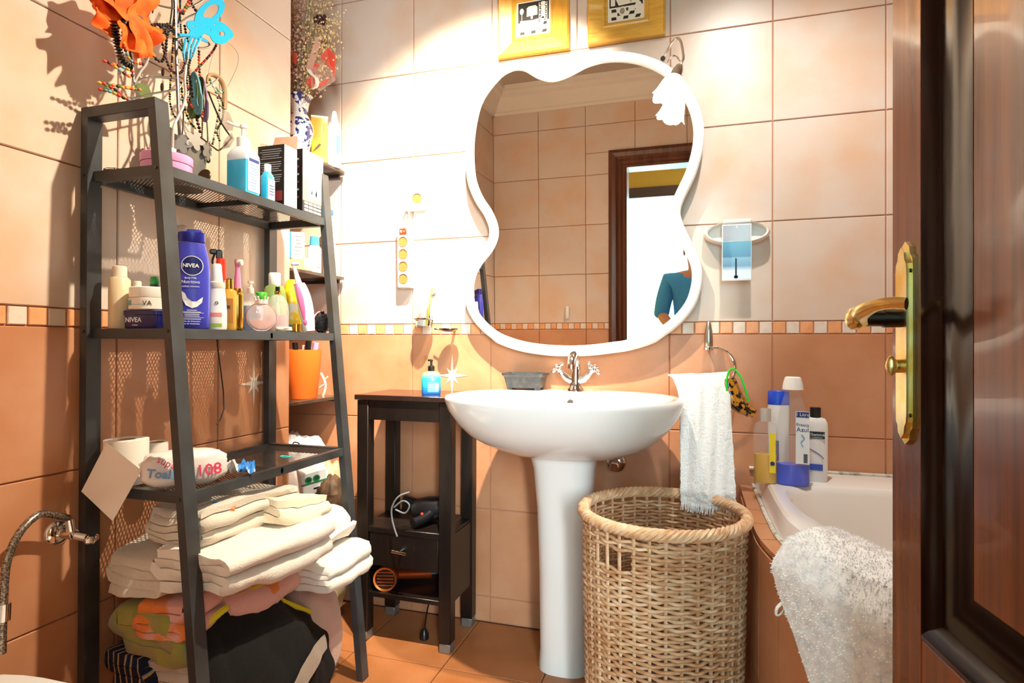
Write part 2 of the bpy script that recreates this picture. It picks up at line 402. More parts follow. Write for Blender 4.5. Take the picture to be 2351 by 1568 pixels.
obj('lever', mb, BRASS, hs)
obj('thumb_turn', MB().tube([(hx, .024, hz-.062), (hx, .036, hz-.062)], .009, 12).ball((hx, .040, hz-.062), .009, 10, 6, (.6, .8, 1.5)), BRASS, hs)
for zz in (.105, -.105):
    for xx in (-.014, .014): obj('screw', MB().tube([(hx+xx, .024, hz-.032+zz*.88), (hx+xx, .0255, hz-.032+zz*.88)], .003, 8), BRASS_D, hs)
# hall and far room seen in the mirror
HALLW = mat('hall_wall_ochre', 'b59a3e', .8); FARW = mat('far_room_wall', 'a9dfe6', .8); HFL = mat('hall_floor', '9a7a58', .5)
hb = MB().box((-1.35, -2.62, 1.25), (.1, 1.3, 2.5)).box((1.45, -2.62, 1.25), (.1, 1.3, 2.5))
struct('wall_hall_side', hb, HALLW, 'ochre side walls of the hall behind the doorway')
struct('wall_hall_back', MB().box((-1.0, -3.3, 1.25), (.6, .1, 2.5)).box((.24, -3.3, 2.33), (.28, .1, .34)).box((.24, -3.3, .4), (.28, .1, .8)).box((.16, -3.3, 1.25), (.12, .1, 2.5)).box((-.3, -3.3, 2.34), (.82, .1, .32)).box((1.34, -3.3, 1.25), (.14, .1, 2.5)).box((.75, -3.3, 2.42), (1.06, .1, .16)).box((.75, -3.3, .38), (1.06, .1, .76)), HALLW, 'ochre hall wall above a dark framed doorway')
hd = struct('trim_5', MB().box((-.3, -3.235, 2.18), (.96, .03, .085)), mat('hall_frame_wood', '3a2a26', .4), 'dark wood head of the far doorway')
for xx in (-.74, .14): obj('jamb_casing', MB().box((xx, -3.235, 1.07), (.075, .03, 2.14)), MATS['hall_frame_wood'], hd)
struct('wall_hall_ceiling', MB().box((.05, -2.62, 2.54), (2.9, 1.46, .08)), mat('hall_ceiling', 'f2f2ee', .8), 'white hall ceiling')
struct('floor_hall', MB().box((.05, -4.1, -.05), (4.4, 4.2, .088)), HFL, 'floor of the hall and the far room')
fr = MB().box((0, -6.05, 1.4), (4.2, .1, 2.8)).box((-2.05, -4.7, 1.4), (.1, 2.8, 2.8)).box((2.05, -4.7, 1.4), (.1, 2.8, 2.8)).box((0, -4.7, 2.82), (4.2, 2.8, .1))
struct('wall_far_room', fr, FARW, 'pale cyan walls of the bright room beyond the hall')
fd = struct('door_2', MB().box((-.75, -5.98, 1.0), (.8, .04, 2.0), b=.004), mat('far_door_white', 'f2f4f4', .5), 'white door on the far cyan wall')
for zc, hh in ((1.45, .8), (.5, .7)): obj('panel', MB().box((-.75, -5.955, zc), (.56, .012, hh), b=.004), MATS['far_door_white'], fd)
wf = struct('added_window_1', MB().box((.75, -3.25, .79), (1.06, .05, .05)).box((.75, -3.25, 2.31), (1.06, .05, .05)).box((.245, -3.25, 1.55), (.05, .05, 1.56)).box((1.255, -3.25, 1.55), (.05, .05, 1.56)), mat('added_window_white', 'f0f0f0', .5), 'white frame of an added, unseen hall window around the fill light')  # unseen window, added as a frame for the hall fill light
# ceiling spot bar (out of frame, its lamps light the room)
sb = thing('ceiling_spot_bar', 'chrome ceiling bar with three halogen spots over the bathroom', 'ceiling lamp', (-.23, -.78, ZC))
obj('bar', MB().box((0, 0, -.015), (.86, .05, .03), b=.004), CHROME, sb)
for L_, aim in ((LA, (-.76, 0, 1.44)), (LB, (-1.2, -.92, .72)), (LC, (.35, -.15, .8))):
    d = (V(aim)-L_).normalized(); q = d.to_track_quat('Z', 'Y').to_matrix(); c = L_-V((-.23, -.78, ZC))
    h = obj('spot_head', MB().lathe([(.012, -.075), (.03, -.06), (.037, -.01), (.040, .02), (.036, .02), (.03, -.04)], c-d*.03, 16, m=q), CHROME, sb)
    obj('arm', MB().tube([(c.x, c.y, -.028), c-d*.1], .005, 8), CHROME, sb)
# ------------------------------------------------------------------ mirror
IN = [(1105,242),(1120.5,213.4),(1151.5,177.6),(1175,164),(1192,161.4),(1208.6,165.7),(1232.5,180),(1261,188),(1285,185),(1313.4,173),(1346.8,155.5),(1380,145.5),(1413.5,142.4),(1451.6,145.5),(1485,155),(1518,171),(1546,195),(1566,223),(1582.6,256),(1591,292),(1591,325),(1585,358.7),(1573,397),(1554,437),(1541,468),(1538,494),(1546,524),(1561,556.5),(1575.7,586),(1585.5,610.8),(1588.5,633),(1585.5,660),(1573,694.7),(1542,731),(1496,762),(1442,779.5),(1403,785.5),(1356,791.4),(1306.7,793.3),(1257,791.4),(1208,784.7),(1171,774),(1141,760),(1109.3,731.7),(1092,702),(1087,672.5),(1088.4,650),(1094.5,628),(1109,603.4),(1129,578.7),(1141.4,553),(1144.4,532),(1141,510),(1128,481),(1108.6,451.6),(1094.3,415.8),(1089.5,380),(1088.3,344.4),(1090.7,308.6),(1096.7,273)]
MO = V((-.40, -.045, 1.0)); MT = math.radians(1.0)
_mn = V((0, -cos(MT), -sin(MT)))
def on_mirror(px, py):
    d = _F + _R2*((px-1175.5)/FPX) - _U2*((py-784)/FPX); p = CAM+d*((MO-CAM).dot(_mn)/d.dot(_mn)); q = p-MO
    return (q.x, q.dot(V((0, -sin(MT), cos(MT)))))
ip = [V((*on_mirror(*q), 0)) for q in IN]; ip = spline(ip, 3, True); N = len(ip)
op = []
for i in range(N):
    t = (ip[(i+2) % N]-ip[i-2]).normalized(); n = V((-t.y, t.x, 0))
    op.append(ip[i]+n*(.033+.004*(ip[i].y < .05)))
mir = thing('wall_mirror', 'wavy white framed mirror hanging over the washbasin', 'mirror', MO, (MT, 0, 0))
mb = MB()
rings = [(0, .005), (0, -.004), (.15, -.010), (.5, -.012), (.85, -.010), (1, -.004), (1, .020)]
vs = []
for a, y in rings: vs += [(ip[i].x+(op[i].x-ip[i].x)*a, y, ip[i].y+(op[i].y-ip[i].y)*a) for i in range(N)]
fs = [(k*N+i, k*N+(i+1) % N, (k+1)*N+(i+1) % N, (k+1)*N+i) for k in range(len(rings)-1) for i in range(N)]
fs += [(6*N+i, 6*N+(i+1) % N, (i+1) % N, i) for i in range(N)]
obj('mirror_frame', mb.add(vs, fs), mat('mirror_frame_white', 'f4f1ea', .4), mir, smooth=50)
obj('mirror_glass', MB().add([(q.x+(op[i].x-q.x)*.1, .0, q.y+(op[i].y-q.y)*.1) for i, q in enumerate(ip)], [tuple(range(N))]), mat('mirror_silver', 'f4f1ec', .0, metal=1), mir, smooth=0)
obj('back_board', MB().add([(q.x*.97, .019, q.y*.97+.01) for q in ip]+[(q.x*.97, .027, q.y*.97+.01) for q in ip], [tuple(range(N)), tuple(range(N, 2*N))]+[(i, (i+1) % N, N+(i+1) % N, N+i) for i in range(N)]), mat('board_brown', '9a7a58', .8), mir, smooth=0)
# ------------------------------------------------------------------ lamp on the mirror
LB0 = at(1534, 215, y=-.14)
lmp = thing('mirror_lamp', 'chrome swan-neck lamp with frosted tulip shade on the mirror top', 'lamp', LB0)
P_ = lambda px, py, y: at(px, py, y=y)-LB0
neck = spline([P_(1522, 137, -.05), P_(1535, 112, -.06), P_(1545, 96, -.075), P_(1555, 88, -.09), P_(1563, 95, -.105), P_(1568, 120, -.12), P_(1569, 135, -.13), P_(1562, 150, -.135)], 6)
obj('arm', MB().tube(neck, .0042, 10), CHROME, lmp)
obj('bracket', MB().tube([P_(1522, 140, -.03), P_(1522, 134, -.058)], .008, 10).tube(spline([P_(1532, 145, -.05), P_(1541, 130, -.06), P_(1552, 129, -.08), P_(1561, 140, -.12)], 5), .0028, 8), CHROME, lmp)
ax = (P_(1527, 240, -.15)-P_(1562, 150, -.135)).normalized(); q = ax.to_track_quat('Z', 'Y').to_matrix(); s0 = P_(1562, 150, -.135)
obj('lamp_socket', MB().lathe([(.004, -.004), (.012, .002), (.018, .02), (.021, .038), (.016, .038)], s0, 18, m=q), CHROME, lmp)
mb = MB(); n = 40; prof = [(.016, .036), (.026, .044), (.034, .06), (.038, .078), (.042, .096), (.049, .112)]
vs = []; k = len(prof)
for i in range(n):
    a = 2*PI*i/n
    for j, (r, h) in enumerate(prof):
        w = max(0, (j-2)/(k-3)); f = cos(5*a); vs.append(s0+q @ V(((r+.004*w*f)*cos(a), (r+.004*w*f)*sin(a), h+.006*w*f)))
mb.add(vs, [(i*k+j, ((i+1) % n)*k+j, ((i+1) % n)*k+j+1, i*k+j+1) for i in range(n) for j in range(k-1)])
obj('lamp_shade', mb, mat('frosted_glass', 'fffaf0', .6, emit='fff1dc', es=1.6), lmp, smooth=60)
bc = s0+q @ V((0, 0, .100))
obj('bulb', MB().ball(bc, .03, 16, 10, (1, 1, 1)), mat('lit_bulb', 'ffffff', .5, emit='fff0d8', es=16.), lmp)
# ------------------------------------------------------------------ framed pictures
OAK = mat('honey_pine', 'd99a35', .35, coat=.2, noise=(4, 'c07f22', 5, .3, .75, (20, 20, 2)))
OAK2 = mat('honey_bamboo', 'e0ab48', .35, coat=.2, noise=(5, 'cf9634', 4, .35, .7, (3, 3, 20)))
INK = mat('print_ink', '2a211c', .7); PAPER = mat('print_paper', 'efe4cf', .8)
def picture(x0, x1, zb, m, lab, kind):
    w = x1-x0; fw_ = .068; t = thing('framed_picture', lab, 'picture', ((x0+x1)/2, 0, zb), group='pair of framed bath prints'); h = w
    prof = [(0, .0), (0, -.020), (.006, -.027), (.050, -.018), (.056, -.020), (.062, -.014), (fw_, -.012), (fw_, 0)]; k = len(prof)
    cs = [(-w/2, 0), (w/2, 0), (w/2, h), (-w/2, h)]
    for a in range(4):
        (ax_, az), (bx_, bz) = cs[a], cs[(a+1) % 4]; vs = []
        for (cx, cz) in ((ax_, az), (bx_, bz)):
            sx, sz = (1 if cx < 0 else -1), (1 if cz <= 0 else -1)
            vs += [(cx+sx*o, d, cz+sz*o) for o, d in prof]
        obj('frame_rail', MB().add(vs, [(i, i+1, k+i+1, k+i) for i in range(k-1)]+[tuple(range(k)), tuple(range(k, 2*k))]), m, t, smooth=25)
    pw = w-2*fw_; b = fw_
    pr = obj('print', MB().box((0, -.009, h/2), (pw+.002, .004, pw+.002)), PAPER, t, smooth=0)
    def r(nm, u0, u1, v0, v1, m, d): obj(nm, MB().add([(pw*(u-.5), -.0112-d, b+pw*v) for u, v in ((u0, v0), (u1, v0), (u1, v1), (u0, v1))], [(0, 1, 2, 3)]), m, pr, smooth=0)
    def poly(nm, pts, m, d): obj(nm, MB().add([(pw*(u-.5), -.0112-d, b+pw*v) for u, v in pts], [tuple(range(len(pts)))]), m, pr, smooth=0)
    ell = lambda cx, cy, rx, ry: [(cx+rx*cos(i*PI/8), cy+ry*sin(i*PI/8)) for i in range(16)]
    r('ink_ground', .04, .96, .40, .97, INK, .0002)
    for i in range(5):
        for j in range(3):
            if (i+j) % 2 == 0:
                y0 = .05+j*.11; sk = .04*(2-i); poly('ink_check', [(.06+i*.18+sk*.5, y0), (.20+i*.18+sk*.5, y0), (.21+i*.18+sk*.2, y0+.085), (.08+i*.18+sk*.2, y0+.085)], INK, .0002)
    if kind == 0:
        poly('cabinet', [(.30, .56), (.62, .58), (.62, .80), (.56, .86), (.36, .85), (.30, .80)], PAPER, .0004); r('tap', .42, .48, .48, .57, PAPER, .0004)
        poly('lamp', ell(.15, .73, .06, .09), PAPER, .0004); r('lamp_pole', .145, .16, .40, .66, PAPER, .0004)
        poly('bath', [(.10, .46), (.12, .24), (.22, .14), (.72, .18), (.80, .30), (.82, .50), (.5, .44)], PAPER, .0005)
        for i in range(4): r('ladder_rung', .68, .90, .42+i*.13, .45+i*.13, PAPER, .0004); poly('towel', ell(.79, .50+i*.13, .08, .05), PAPER, .0005)
        r('ladder_pole', .66, .68, .34, .92, PAPER, .0005); r('ladder_pole', .89, .91, .34, .92, PAPER, .0005)
    else:
        poly('basin', [(.22, .62), (.30, .44), (.62, .46), (.70, .64)], PAPER, .0004); poly('basket', ell(.40, .28, .11, .13), PAPER, .0005); poly('basket_ring', ell(.40, .28, .07, .09), mat('print_grey', '9a8f7e', .8), .0006)
        r('panel', .62, .86, .46, .80, PAPER, .0004); poly('plant', ell(.84, .36, .09, .14), PAPER, .0006); r('shelf', .08, .2, .45, .9, PAPER, .0004)
    return t
a, b = at(1143, 134, y=-.02), at(1306, 108, y=-.02); picture(a.x, b.x, a.z, OAK, 'honey pine framed bath print on the left above the mirror', 0)
a, b = at(1349, 103, y=-.02), at(1527, 80, y=-.02); picture(a.x, b.x, a.z, OAK2, 'bamboo grained framed bath print on the right above the mirror', 1)
# ------------------------------------------------------------------ washbasin
SX, SY = -.388, -.30
def sl(phi, a, bf, bb, p=.8):
    c, s = cos(phi), sin(phi)
    return (a*math.copysign(abs(c)**p, c), (bf if s < 0 else bb)*math.copysign(abs(s)**p, s))
sink = thing('pedestal_washbasin', 'white porcelain pedestal washbasin under the wavy mirror', 'washbasin', (SX, SY, 0))
NB = 72; vs = []
outer = [(.30, .660), (.34, .662), (.50, .672), (.68, .700), (.80, .728), (.90, .765), (.97, .805), (.995, .830), (1.0, .841), (.99, .848), (.965, .850)]
lev = []
for s_, z_ in outer:
    ring = []
    for i in range(NB):
        x, y = sl(2*PI*i/NB, .355, .205, .293, .86); f = max(0, (1-s_)); ring.append((x*s_, y*s_+.10*f, z_))
    lev.append(ring)
inner = [(1.0, .849, .0), (.97, .842, .0), (.90, .815, .005), (.75, .765, .01), (.5, .73, .02), (.2, .722, .03), (.08, .720, .03)]
for s_, z_, oy in inner:
    ring = []
    for i in range(NB):
        x, y = sl(2*PI*i/NB, .325, .178, .165, .86); ring.append((x*s_, y*s_+oy, z_))
    lev.append(ring)
mb = MB(); mb.add([p for r in lev for p in r], [(k*NB+i, k*NB+(i+1) % NB, (k+1)*NB+(i+1) % NB, (k+1)*NB+i) for k in range(len(lev)-1) for i in range(NB)]+[tuple(range(NB))[::-1], tuple((len(lev)-1)*NB+i for i in range(NB))])
basin = obj('basin', mb, PORC, sink, smooth=60)
obj('drain', MB().lathe([(.0, .0235), (.02, .0235), (.024, .0215), (.024, .019)], (0, .03, .70), 20), CHROME, basin)
obj('overflow_ring', MB().tube([(0, .158, .818), (0, .146, .812)], .011, 16), mat('overflow_dark', '2b2622', .4), basin)
prof = [(1.0, .0), (1.0, .02), (.97, .06), (1.0, .3), (1.08, .5), (1.2, .62), (1.32, .665), (1.34, .69)]
vs = []; n = 40
for s_, z_ in prof:
    for i in range(n):
        x, y = sl(2*PI*i/n, .079, .075, .075, .72); vs.append((x*s_-.004, y*s_*1.0+.105-(s_-1)*.05, z_))
obj('pedestal', MB().add(vs, [(k*n+i, k*n+(i+1) % n, (k+1)*n+(i+1) % n, (k+1)*n+i) for k in range(len(prof)-1) for i in range(n)]+[tuple(range(n))[::-1], tuple((len(prof)-1)*n+i for i in range(n))]), PORC, sink, smooth=60)
# faucet
fb = at(1322, 888, y=-.075); fb.z = .8505
fau = thing('basin_mixer_tap', 'chrome two-handled mixer tap at the back of the washbasin', 'tap', fb)
obj('body', MB().lathe([(.028, 0), (.027, .006), (.021, .012), (.018, .03), (.017, .06), (.016, .085)], n=24).tube([(0, 0, .03), (-.03, 0, .042), (-.044, -.002, .055)], .012, 12, rr=[.016, .013, .010]).tube([(0, 0, .03), (.03, 0, .042), (.044, -.002, .055)], .012, 12, rr=[.016, .013, .010]), CHROME, fau)
sp = spline([(0, 0, .08), (0, -.008, .105), (0, -.028, .118), (0, -.055, .112), (0, -.072, .09), (0, -.074, .082)], 6)
obj('spout', MB().tube(sp, .013, 14, rr=[.016-.003*i/len(sp) for i in range(len(sp))]).tube([(0, -.074, .086), (0, -.0745, .076)], .0145, 14), CHROME, fau)
for s_ in (-1, 1):
    c = V((s_*.056, -.004, .070)); d = V((s_*.62, -.12, .78)).normalized()
    mb = MB().tube([(s_*.042, -.002, .053), c], .0085, 12).ball(c, .011, 14, 8)
    u = d.orthogonal().normalized(); w = d.cross(u)
    for kx in range(4):
        e = (u*cos(kx*PI/2+.5)+w*sin(kx*PI/2+.5)); mb.tube([c+d*.006, c+d*.008+e*.022], .0042, 8).ball(c+d*.008+e*.024, .0068, 10, 6)
    mb.ball(c+d*.014, .008, 10, 6)
    obj('cross_handle', mb, CHROME, fau)
# dark rectangular ceramic dish
p = at(1207, 889, y=-.07); p.z = .8505; k = mpp(p)
dish = thing('ceramic_dish', 'dark grey rectangular ceramic dish on the washbasin rim', 'dish', p)
SLATE = mat('slate_glaze', '2e3236', .35, noise=(60, '4a4c4c', 3, .4, .8))
def rrect(a, b, r, n=3):
    o = []
    for cx, cy, a0 in ((a-r, b-r, 0), (-a+r, b-r, PI/2), (-a+r, -b+r, PI), (a-r, -b+r, 3*PI/2)):
        o += [(cx+r*cos(a0+i*PI/2/n), cy+r*sin(a0+i*PI/2/n)) for i in range(n+1)]
    return o
def loft(levels, cap0=True, cap1=True):
    mb = MB(); n = len(levels[0][0]); vs = [(x, y, z) for pts, z in levels for x, y in pts]
    fs = [(k*n+i, k*n+(i+1) % n, (k+1)*n+(i+1) % n, (k+1)*n+i) for k in range(len(levels)-1) for i in range(n)]
    if cap0: fs.append(tuple(range(n))[::-1])
    if cap1: fs.append(tuple((len(levels)-1)*n+i for i in range(n)))
    return mb.add(vs, fs)
obj('bowl', loft([(rrect(.058, .036, .006), .006), (rrect(.066, .043, .006), .044), (rrect(.072, .049, .006), .050), (rrect(.072, .049, .006), .056), (rrect(.065, .042, .006), .056), (rrect(.056, .034, .006), .014)]), SLATE, dish, smooth=30)
for sx in (-1, 1):
    for sy in (-1, 1): obj('foot', MB().box((sx*.048, sy*.026, .004), (.018, .018, .008), b=.002), SLATE, dish)
# stop valve on the wall under the basin
p = at(1415, 1062, y=0)
vl = thing('stop_valve', 'chrome stop valve on the wall below the washbasin', 'valve', p)
obj('rosette', MB().lathe([(.034, 0), (.033, .006), (.026, .012), (.012, .016)], m=Matrix.Rotation(PI/2, 3, 'X'), n=24), CHROME, vl)
obj('valve_body', MB().tube([(0, -.01, 0), (0, -.05, 0)], .013, 14).box((0, -.056, -.004), (.03, .016, .026), b=.004), CHROME, vl)
obj('pipe', MB().tube(spline([(0, -.04, .008), (.012, -.045, .04), (.03, -.03, .06), (.034, -.02, .085)], 5), .006, 8), CHROME, vl)
# ------------------------------------------------------------------ side table
TX0, TX1, TY0, TY1, TZ = -1.112, -.750, -.258, -.012, .832
tb = thing('side_table', 'black-brown wooden side table with drawer left of the washbasin', 'table', ((TX0+TX1)/2, (TY0+TY1)/2, 0))
hw, hd_ = (TX1-TX0)/2, (TY1-TY0)/2; lg = .042
obj('tabletop', MB().box((0, 0, TZ-.009), (2*hw, 2*hd_, .018), b=.002), mat('black_brown_top', '2a1a15', .25, coat=.3), tb)
for sx in (-1, 1):
    for sy in (-1, 1):
        l = obj('leg', MB().box((sx*(hw-.008-lg/2), sy*(hd_-.006-lg/2), (TZ-.018+.03)/2), (lg, lg, TZ-.018-.03), b=.002), BLACKW, tb)
        obj('metal_foot', MB().box((sx*(hw-.008-lg/2), sy*(hd_-.006-lg/2), .015), (lg-.003, lg-.003, .03), b=.002), mat('foot_cap_grey', '8d8a86', .35, metal=.6), l)
zb = TZ-.018-.033
obj('apron', MB().box((0, -hd_+.018, zb), (2*hw-2*lg-.02, .018, .066)), BLACKW, tb); obj('apron', MB().box((0, hd_-.018, zb), (2*hw-2*lg-.02, .018, .066)), BLACKW, tb)
for sx in (-1, 1): obj('apron', MB().box((sx*(hw-.02), 0, zb), (.018, 2*hd_-2*lg-.015, .066)), BLACKW, tb)
zs = .385
obj('shelf', MB().box((0, 0, zs-.009), (2*hw-.03, 2*hd_-.02, .018), b=.002), BLACKW, tb)
for sx in (-1, 1): obj('side_panel', MB().box((sx*(hw-.02), 0, .265), (.016, 2*hd_-2*lg-.015, .222)), BLACKW, tb)
dr = obj('drawer', MB().box((0, -hd_+.022, .312), (2*hw-2*lg-.024, .02, .112), b=.002), BLACKW, tb)
obj('drawer_knob', MB().tube([(-.005, -hd_+.012, .318), (-.005, -hd_-.012, .318)], .005, 10).tube([(-.028, -hd_-.014, .320), (.024, -hd_-.014, .316)], .0055, 10), CHROME, dr)
obj('shelf', MB().box((0, 0, .158), (2*hw-.03, 2*hd_-.02, .016), b=.002), BLACKW, tb)
# ------------------------------------------------------------------ soap pump on the table
LBL = {}
p = at(990, 893, y=-.17); p.z = TZ; k = mpp(p)
sp_ = thing('soap_pump_bottle', 'blue and green liquid soap bottle with black pump on the side table', 'soap bottle', p, face(p))
def vgrad(name, stops, rough=.25, trans=0., ior=1.4, coat=.2, emis=0):
    "colour by world height, stops=[(z, colour)] - print or liquid that changes colour with height"
    if name in MATS: return MATS[name]
    m = mat(name, 'ffffff', rough, trans=trans, ior=ior, coat=coat); nt = m.node_tree; n = nt.nodes; b = n['Principled BSDF']
    g = n.new('ShaderNodeNewGeometry'); sx = n.new('ShaderNodeSeparateXYZ'); mr = n.new('ShaderNodeMapRange'); r = n.new('ShaderNodeValToRGB')
    z0, z1 = stops[0][0], stops[-1][0]; mr.inputs[1].default_value = z0; mr.inputs[2].default_value = z1
    nt.links.new(g.outputs['Position'], sx.inputs[0]); nt.links.new(sx.outputs[2], mr.inputs[0]); nt.links.new(mr.outputs[0], r.inputs[0]); nt.links.new(r.outputs[0], b.inputs['Base Color'])
    e = r.color_ramp.elements
    while len(e) > 1: e.remove(e[-1])
    e[0].position = 0; e[0].color = lin(stops[0][1])
    for z_, c in stops[1:]: q_ = e.new((z_-z0)/(z1-z0)); q_.color = lin(c)
    return m
z0 = TZ
obj('bottle', loft([(rrect(.030, .017, .008), 0), (rrect(.032, .019, .010), .004), (rrect(.0325, .0195, .010), .055), (rrect(.031, .018, .010), .068), (rrect(.024, .014, .010), .076), (rrect(.011, .011, .010), .080)]), vgrad('soap_gradient', [(z0, '1d62c4'), (z0+.03, '2aa3dc'), (z0+.055, '2fc3c4'), (z0+.07, '6fbf6a'), (z0+.085, '9bc45a')]), sp_, smooth=50)
obj('pump', MB().lathe([(.011, .079), (.0115, .080), (.0115, .096), (.008, .099), (.004, .10), (.004, .114), (.006, .115), (.006, .119)], n=16).tube([(0, 0, .117), (-.010, -.008, .117)], .0035, 8), BLACKP, sp_)
obj('label', MB().box((.006, -.0199, .026), (.036, .0006, .034)), mat('soap_label', '4fb4e2', .4), sp_, smooth=0)
obj('barcode_patch', MB().box((.019, -.0206, .026), (.012, .0006, .024)), mat('label_white', 'eef0f2', .5), sp_, smooth=0)
for i in range(3): obj('print_line', MB().box((0, -.0206, .034-i*.008), (.018, .0005, .003)), MATS['label_white'], sp_, smooth=0)
# ------------------------------------------------------------------ wicker laundry basket
BR, BH, BX, BY = .197, .588, -.082, -.468
bk = thing('wicker_basket', 'tall round wicker laundry basket between washbasin and bathtub', 'basket', (BX, BY, 0))
WICK = mat('wicker', 'c9976b', .45, noise=(35, 'e8c8a4', 4, .35, .7)); WICK2 = mat('wicker_dark', 'b98459', .45, noise=(40, 'dab28a', 4, .35, .7))
NS = 34; rad = lambda z: BR*(.93+.07*z/BH)
def weaver(ph, r, a0=0., a1=2*PI):
    full = a1-a0 > 6.2; n = int(NS*6*(a1-a0)/(2*PI)); pts = []
    for i in range(n if full else n+1):
        a = a0+(a1-a0)*i/n; rr = r+.0052*cos(a*NS/2+ph*PI); pts.append((rr*cos(a), rr*sin(a), .0011*sin(a*NS/2*1.7+ph)))
    return MB().tube(pts, .0041, 6, closed=full, flat=1.15)
# stakes
for i in range(NS):
    a = 2*PI*(i+.0)/NS
    obj('stake', MB().tube([(rad(z)*cos(a), rad(z)*sin(a), z) for z in (.012, .2, .4, BH-.01)], .0042, 5), WICK, bk)
z = .016; i = 0; cache = {}
HA = (math.radians(219), math.radians(253))       # handle slot on the left front
while z < BH-.028:
    slot = BH-.104 < z < BH-.060
    rq = round(rad(z), 3); key = (i % 2, rq, slot)
    if key not in cache:
        me = weaver(i % 2, rq, *((HA[1], HA[0]+2*PI) if slot else (0., 2*PI))).mesh('weaver'); fixn(me); me.materials.append(WICK if (i//2) % 2 else WICK2)
        for pg in me.polygons: pg.use_smooth = True
        cache[key] = me
    o = bpy.data.objects.new('weaver', cache[key]); COL.objects.link(o); o.parent = bk; o.location = (0, 0, z); o.rotation_euler = (.012*sin(i*.37), .012*cos(i*.51), 0)
    z += .0091; i += 1
rim = MB()
for k_ in range(5):
    pts = []
    for j in range(180):
        a = 2*PI*j/180; t = a*17+k_*2*PI/5; pts.append(((BR+.004+.0095*cos(t))*cos(a), (BR+.004+.0095*cos(t))*sin(a), BH-.008+.0095*sin(t)))
    rim.tube(pts, .0062, 6, closed=True)
obj('braided_rim', rim, WICK, bk)
obj('basket_floor', MB().lathe([(0, .006), (BR*.92, .006), (BR*.92, .014), (0, .014)], n=32), WICK2, bk)
LAUN = thing('laundry_heap', 'dark heap of laundry down inside the wicker basket', 'laundry', (BX, BY, .014))
mb = MB().ball((.0, .02, .10), .15, 20, 12, (1, 1, .66)); obj('cloth', mb, mat('laundry_dark', '3a2a2a', .9), LAUN)
# ------------------------------------------------------------------ towel ring, towel, hair clip
p = at(1627, 795, y=-.05)
tr = thing('towel_ring', 'chrome towel hook with curved arm on the wall right of the mirror', 'towel ring', p)
k = mpp(p)
obj('post', MB().lathe([(.010, -.006), (.013, 0), (.0135, .018), (.012, .045), (.007, .072), (.003, .078)], n=16), mat('brushed_nickel', 'b3aca2', .3, metal=1), tr)
obj('mount', MB().tube([(0, 0, .0), (0, .046, .004)], .009, 10), CHROME, tr)
obj('collar', MB().lathe([(.004, -.013), (.015, -.011), (.016, -.004), (.012, .0)], n=18), CHROME, tr)
ar = [(0, 0, -.006), (.016, -.002, -.004)]+[(.016+.062*sin(t), -.004-.01*t, -.066+.062*cos(t)) for t in [i*PI/14 for i in range(1, 16)]]
obj('arm', MB().tube(ar, .0042, 8), CHROME, tr)
# hand towel
TWH = mat('white_terry', 'edebe8', .95, sheen=.4, bump=(160, .9, .004))
NU, NV_ = 70, 150
Lz = [(1507, 1560), (1540, 1690)]
def towel(u, v):
    # v: 0 front hem .. 1 back hem, folded over the hook; u across
    t = abs(v-.52)/.52                                  # 0 at the fold
    zt, zbm = .925, .565
    z_ = zt-(zt-zbm)*t**1.02 if v < .52 else zt-(zt-zbm-.02)*t
    x0 = -.085+.035*min(1,t*4)**.5+.010*t; x1 = .092+.010*t
    x_ = x0+(x1-x0)*u
    yc = -.13-.155*min(1, t*1.1)-.012*sin(u*PI)
    y_ = yc-(.024*sin(min(1, t*8)*PI/2) if v < .52 else -.024*sin(min(1, t*8)*PI/2))
    y_ += .006*sin(u*9+v*6)+.004*sin(u*23-v*11)
    if t < .12: z_ -= (.02*(1-t/.12))*(1-abs(2*u-1))*.4+.03*max(0, .4-u)*(1-t/.12)
    y_ -= .0018*sin(u*70+3*sin(v*60))*sin(v*210+2*sin(u*40))
    return (x_, y_, z_)
tw = thing('hand_towel', 'white fringed terry hand towel hanging over the towel ring', 'towel', (0, 0, 0))
obj('cloth', MB().grid(towel, NU, NV_, thick=.004), TWH, tw, smooth=80)
fr_ = MB()
for i in range(70):
    u = (i+.5)/70; q = V(towel(u, 0)); l = .018+.008*R_.random(); dx = R_.uniform(-.004, .004)
    fr_.tube([q, q+V((dx*.4, -.002, -l*.5)), q+V((dx, R_.uniform(-.003, .003), -l))], .0013, 4)
f_ = obj('fringe', fr_, TWH, tw); f_['kind'] = 'stuff'
b0 = towel(.5, .5)
# leopard clip with green band
p = at(1690, 862, y=-.17); k = mpp(p)
lc = thing('leopard_hair_clip', 'tortoiseshell spotted hair clip with green band hanging by the white towel', 'hair clip', p)
LEO = mat('tortoiseshell', 'c07a1e', .12, coat=.5, noise=(75, '1a0d06', 1, .50, .56))
Q = lambda px, py, dy=0: at(px, py, y=-.17+dy)-p
cl = spline([Q(1676, 868), Q(1680, 890), Q(1690, 915), Q(1705, 933), Q(1722, 944), Q(1732, 950)], 6)
obj('jaw', MB().tube(cl, .02, 12, rr=[.027*(.55+.45*sin(min(1, i/(len(cl)-1)*1.25)*PI)**.8)+.002 for i in range(len(cl))], flat=.6), LEO, lc)
cl = [c+V((-.014, .018, -.006)) for c in cl]
obj('jaw', MB().tube(cl, .015, 10, rr=[.014*(.5+.5*sin(min(1, i/(len(cl)-1)*1.2)*PI))+.002 for i in range(len(cl))], flat=.6), LEO, lc)
obj('green_band', MB().tube(spline([Q(1671, 915, -.02), Q(1668, 880, -.02), Q(1674, 852, -.02), Q(1686, 848, -.02), Q(1702, 868, -.022), Q(1713, 900, -.022), Q(1718, 922, -.02)], 6), .003, 8), mat('neon_green', '35d43a', .4), lc)
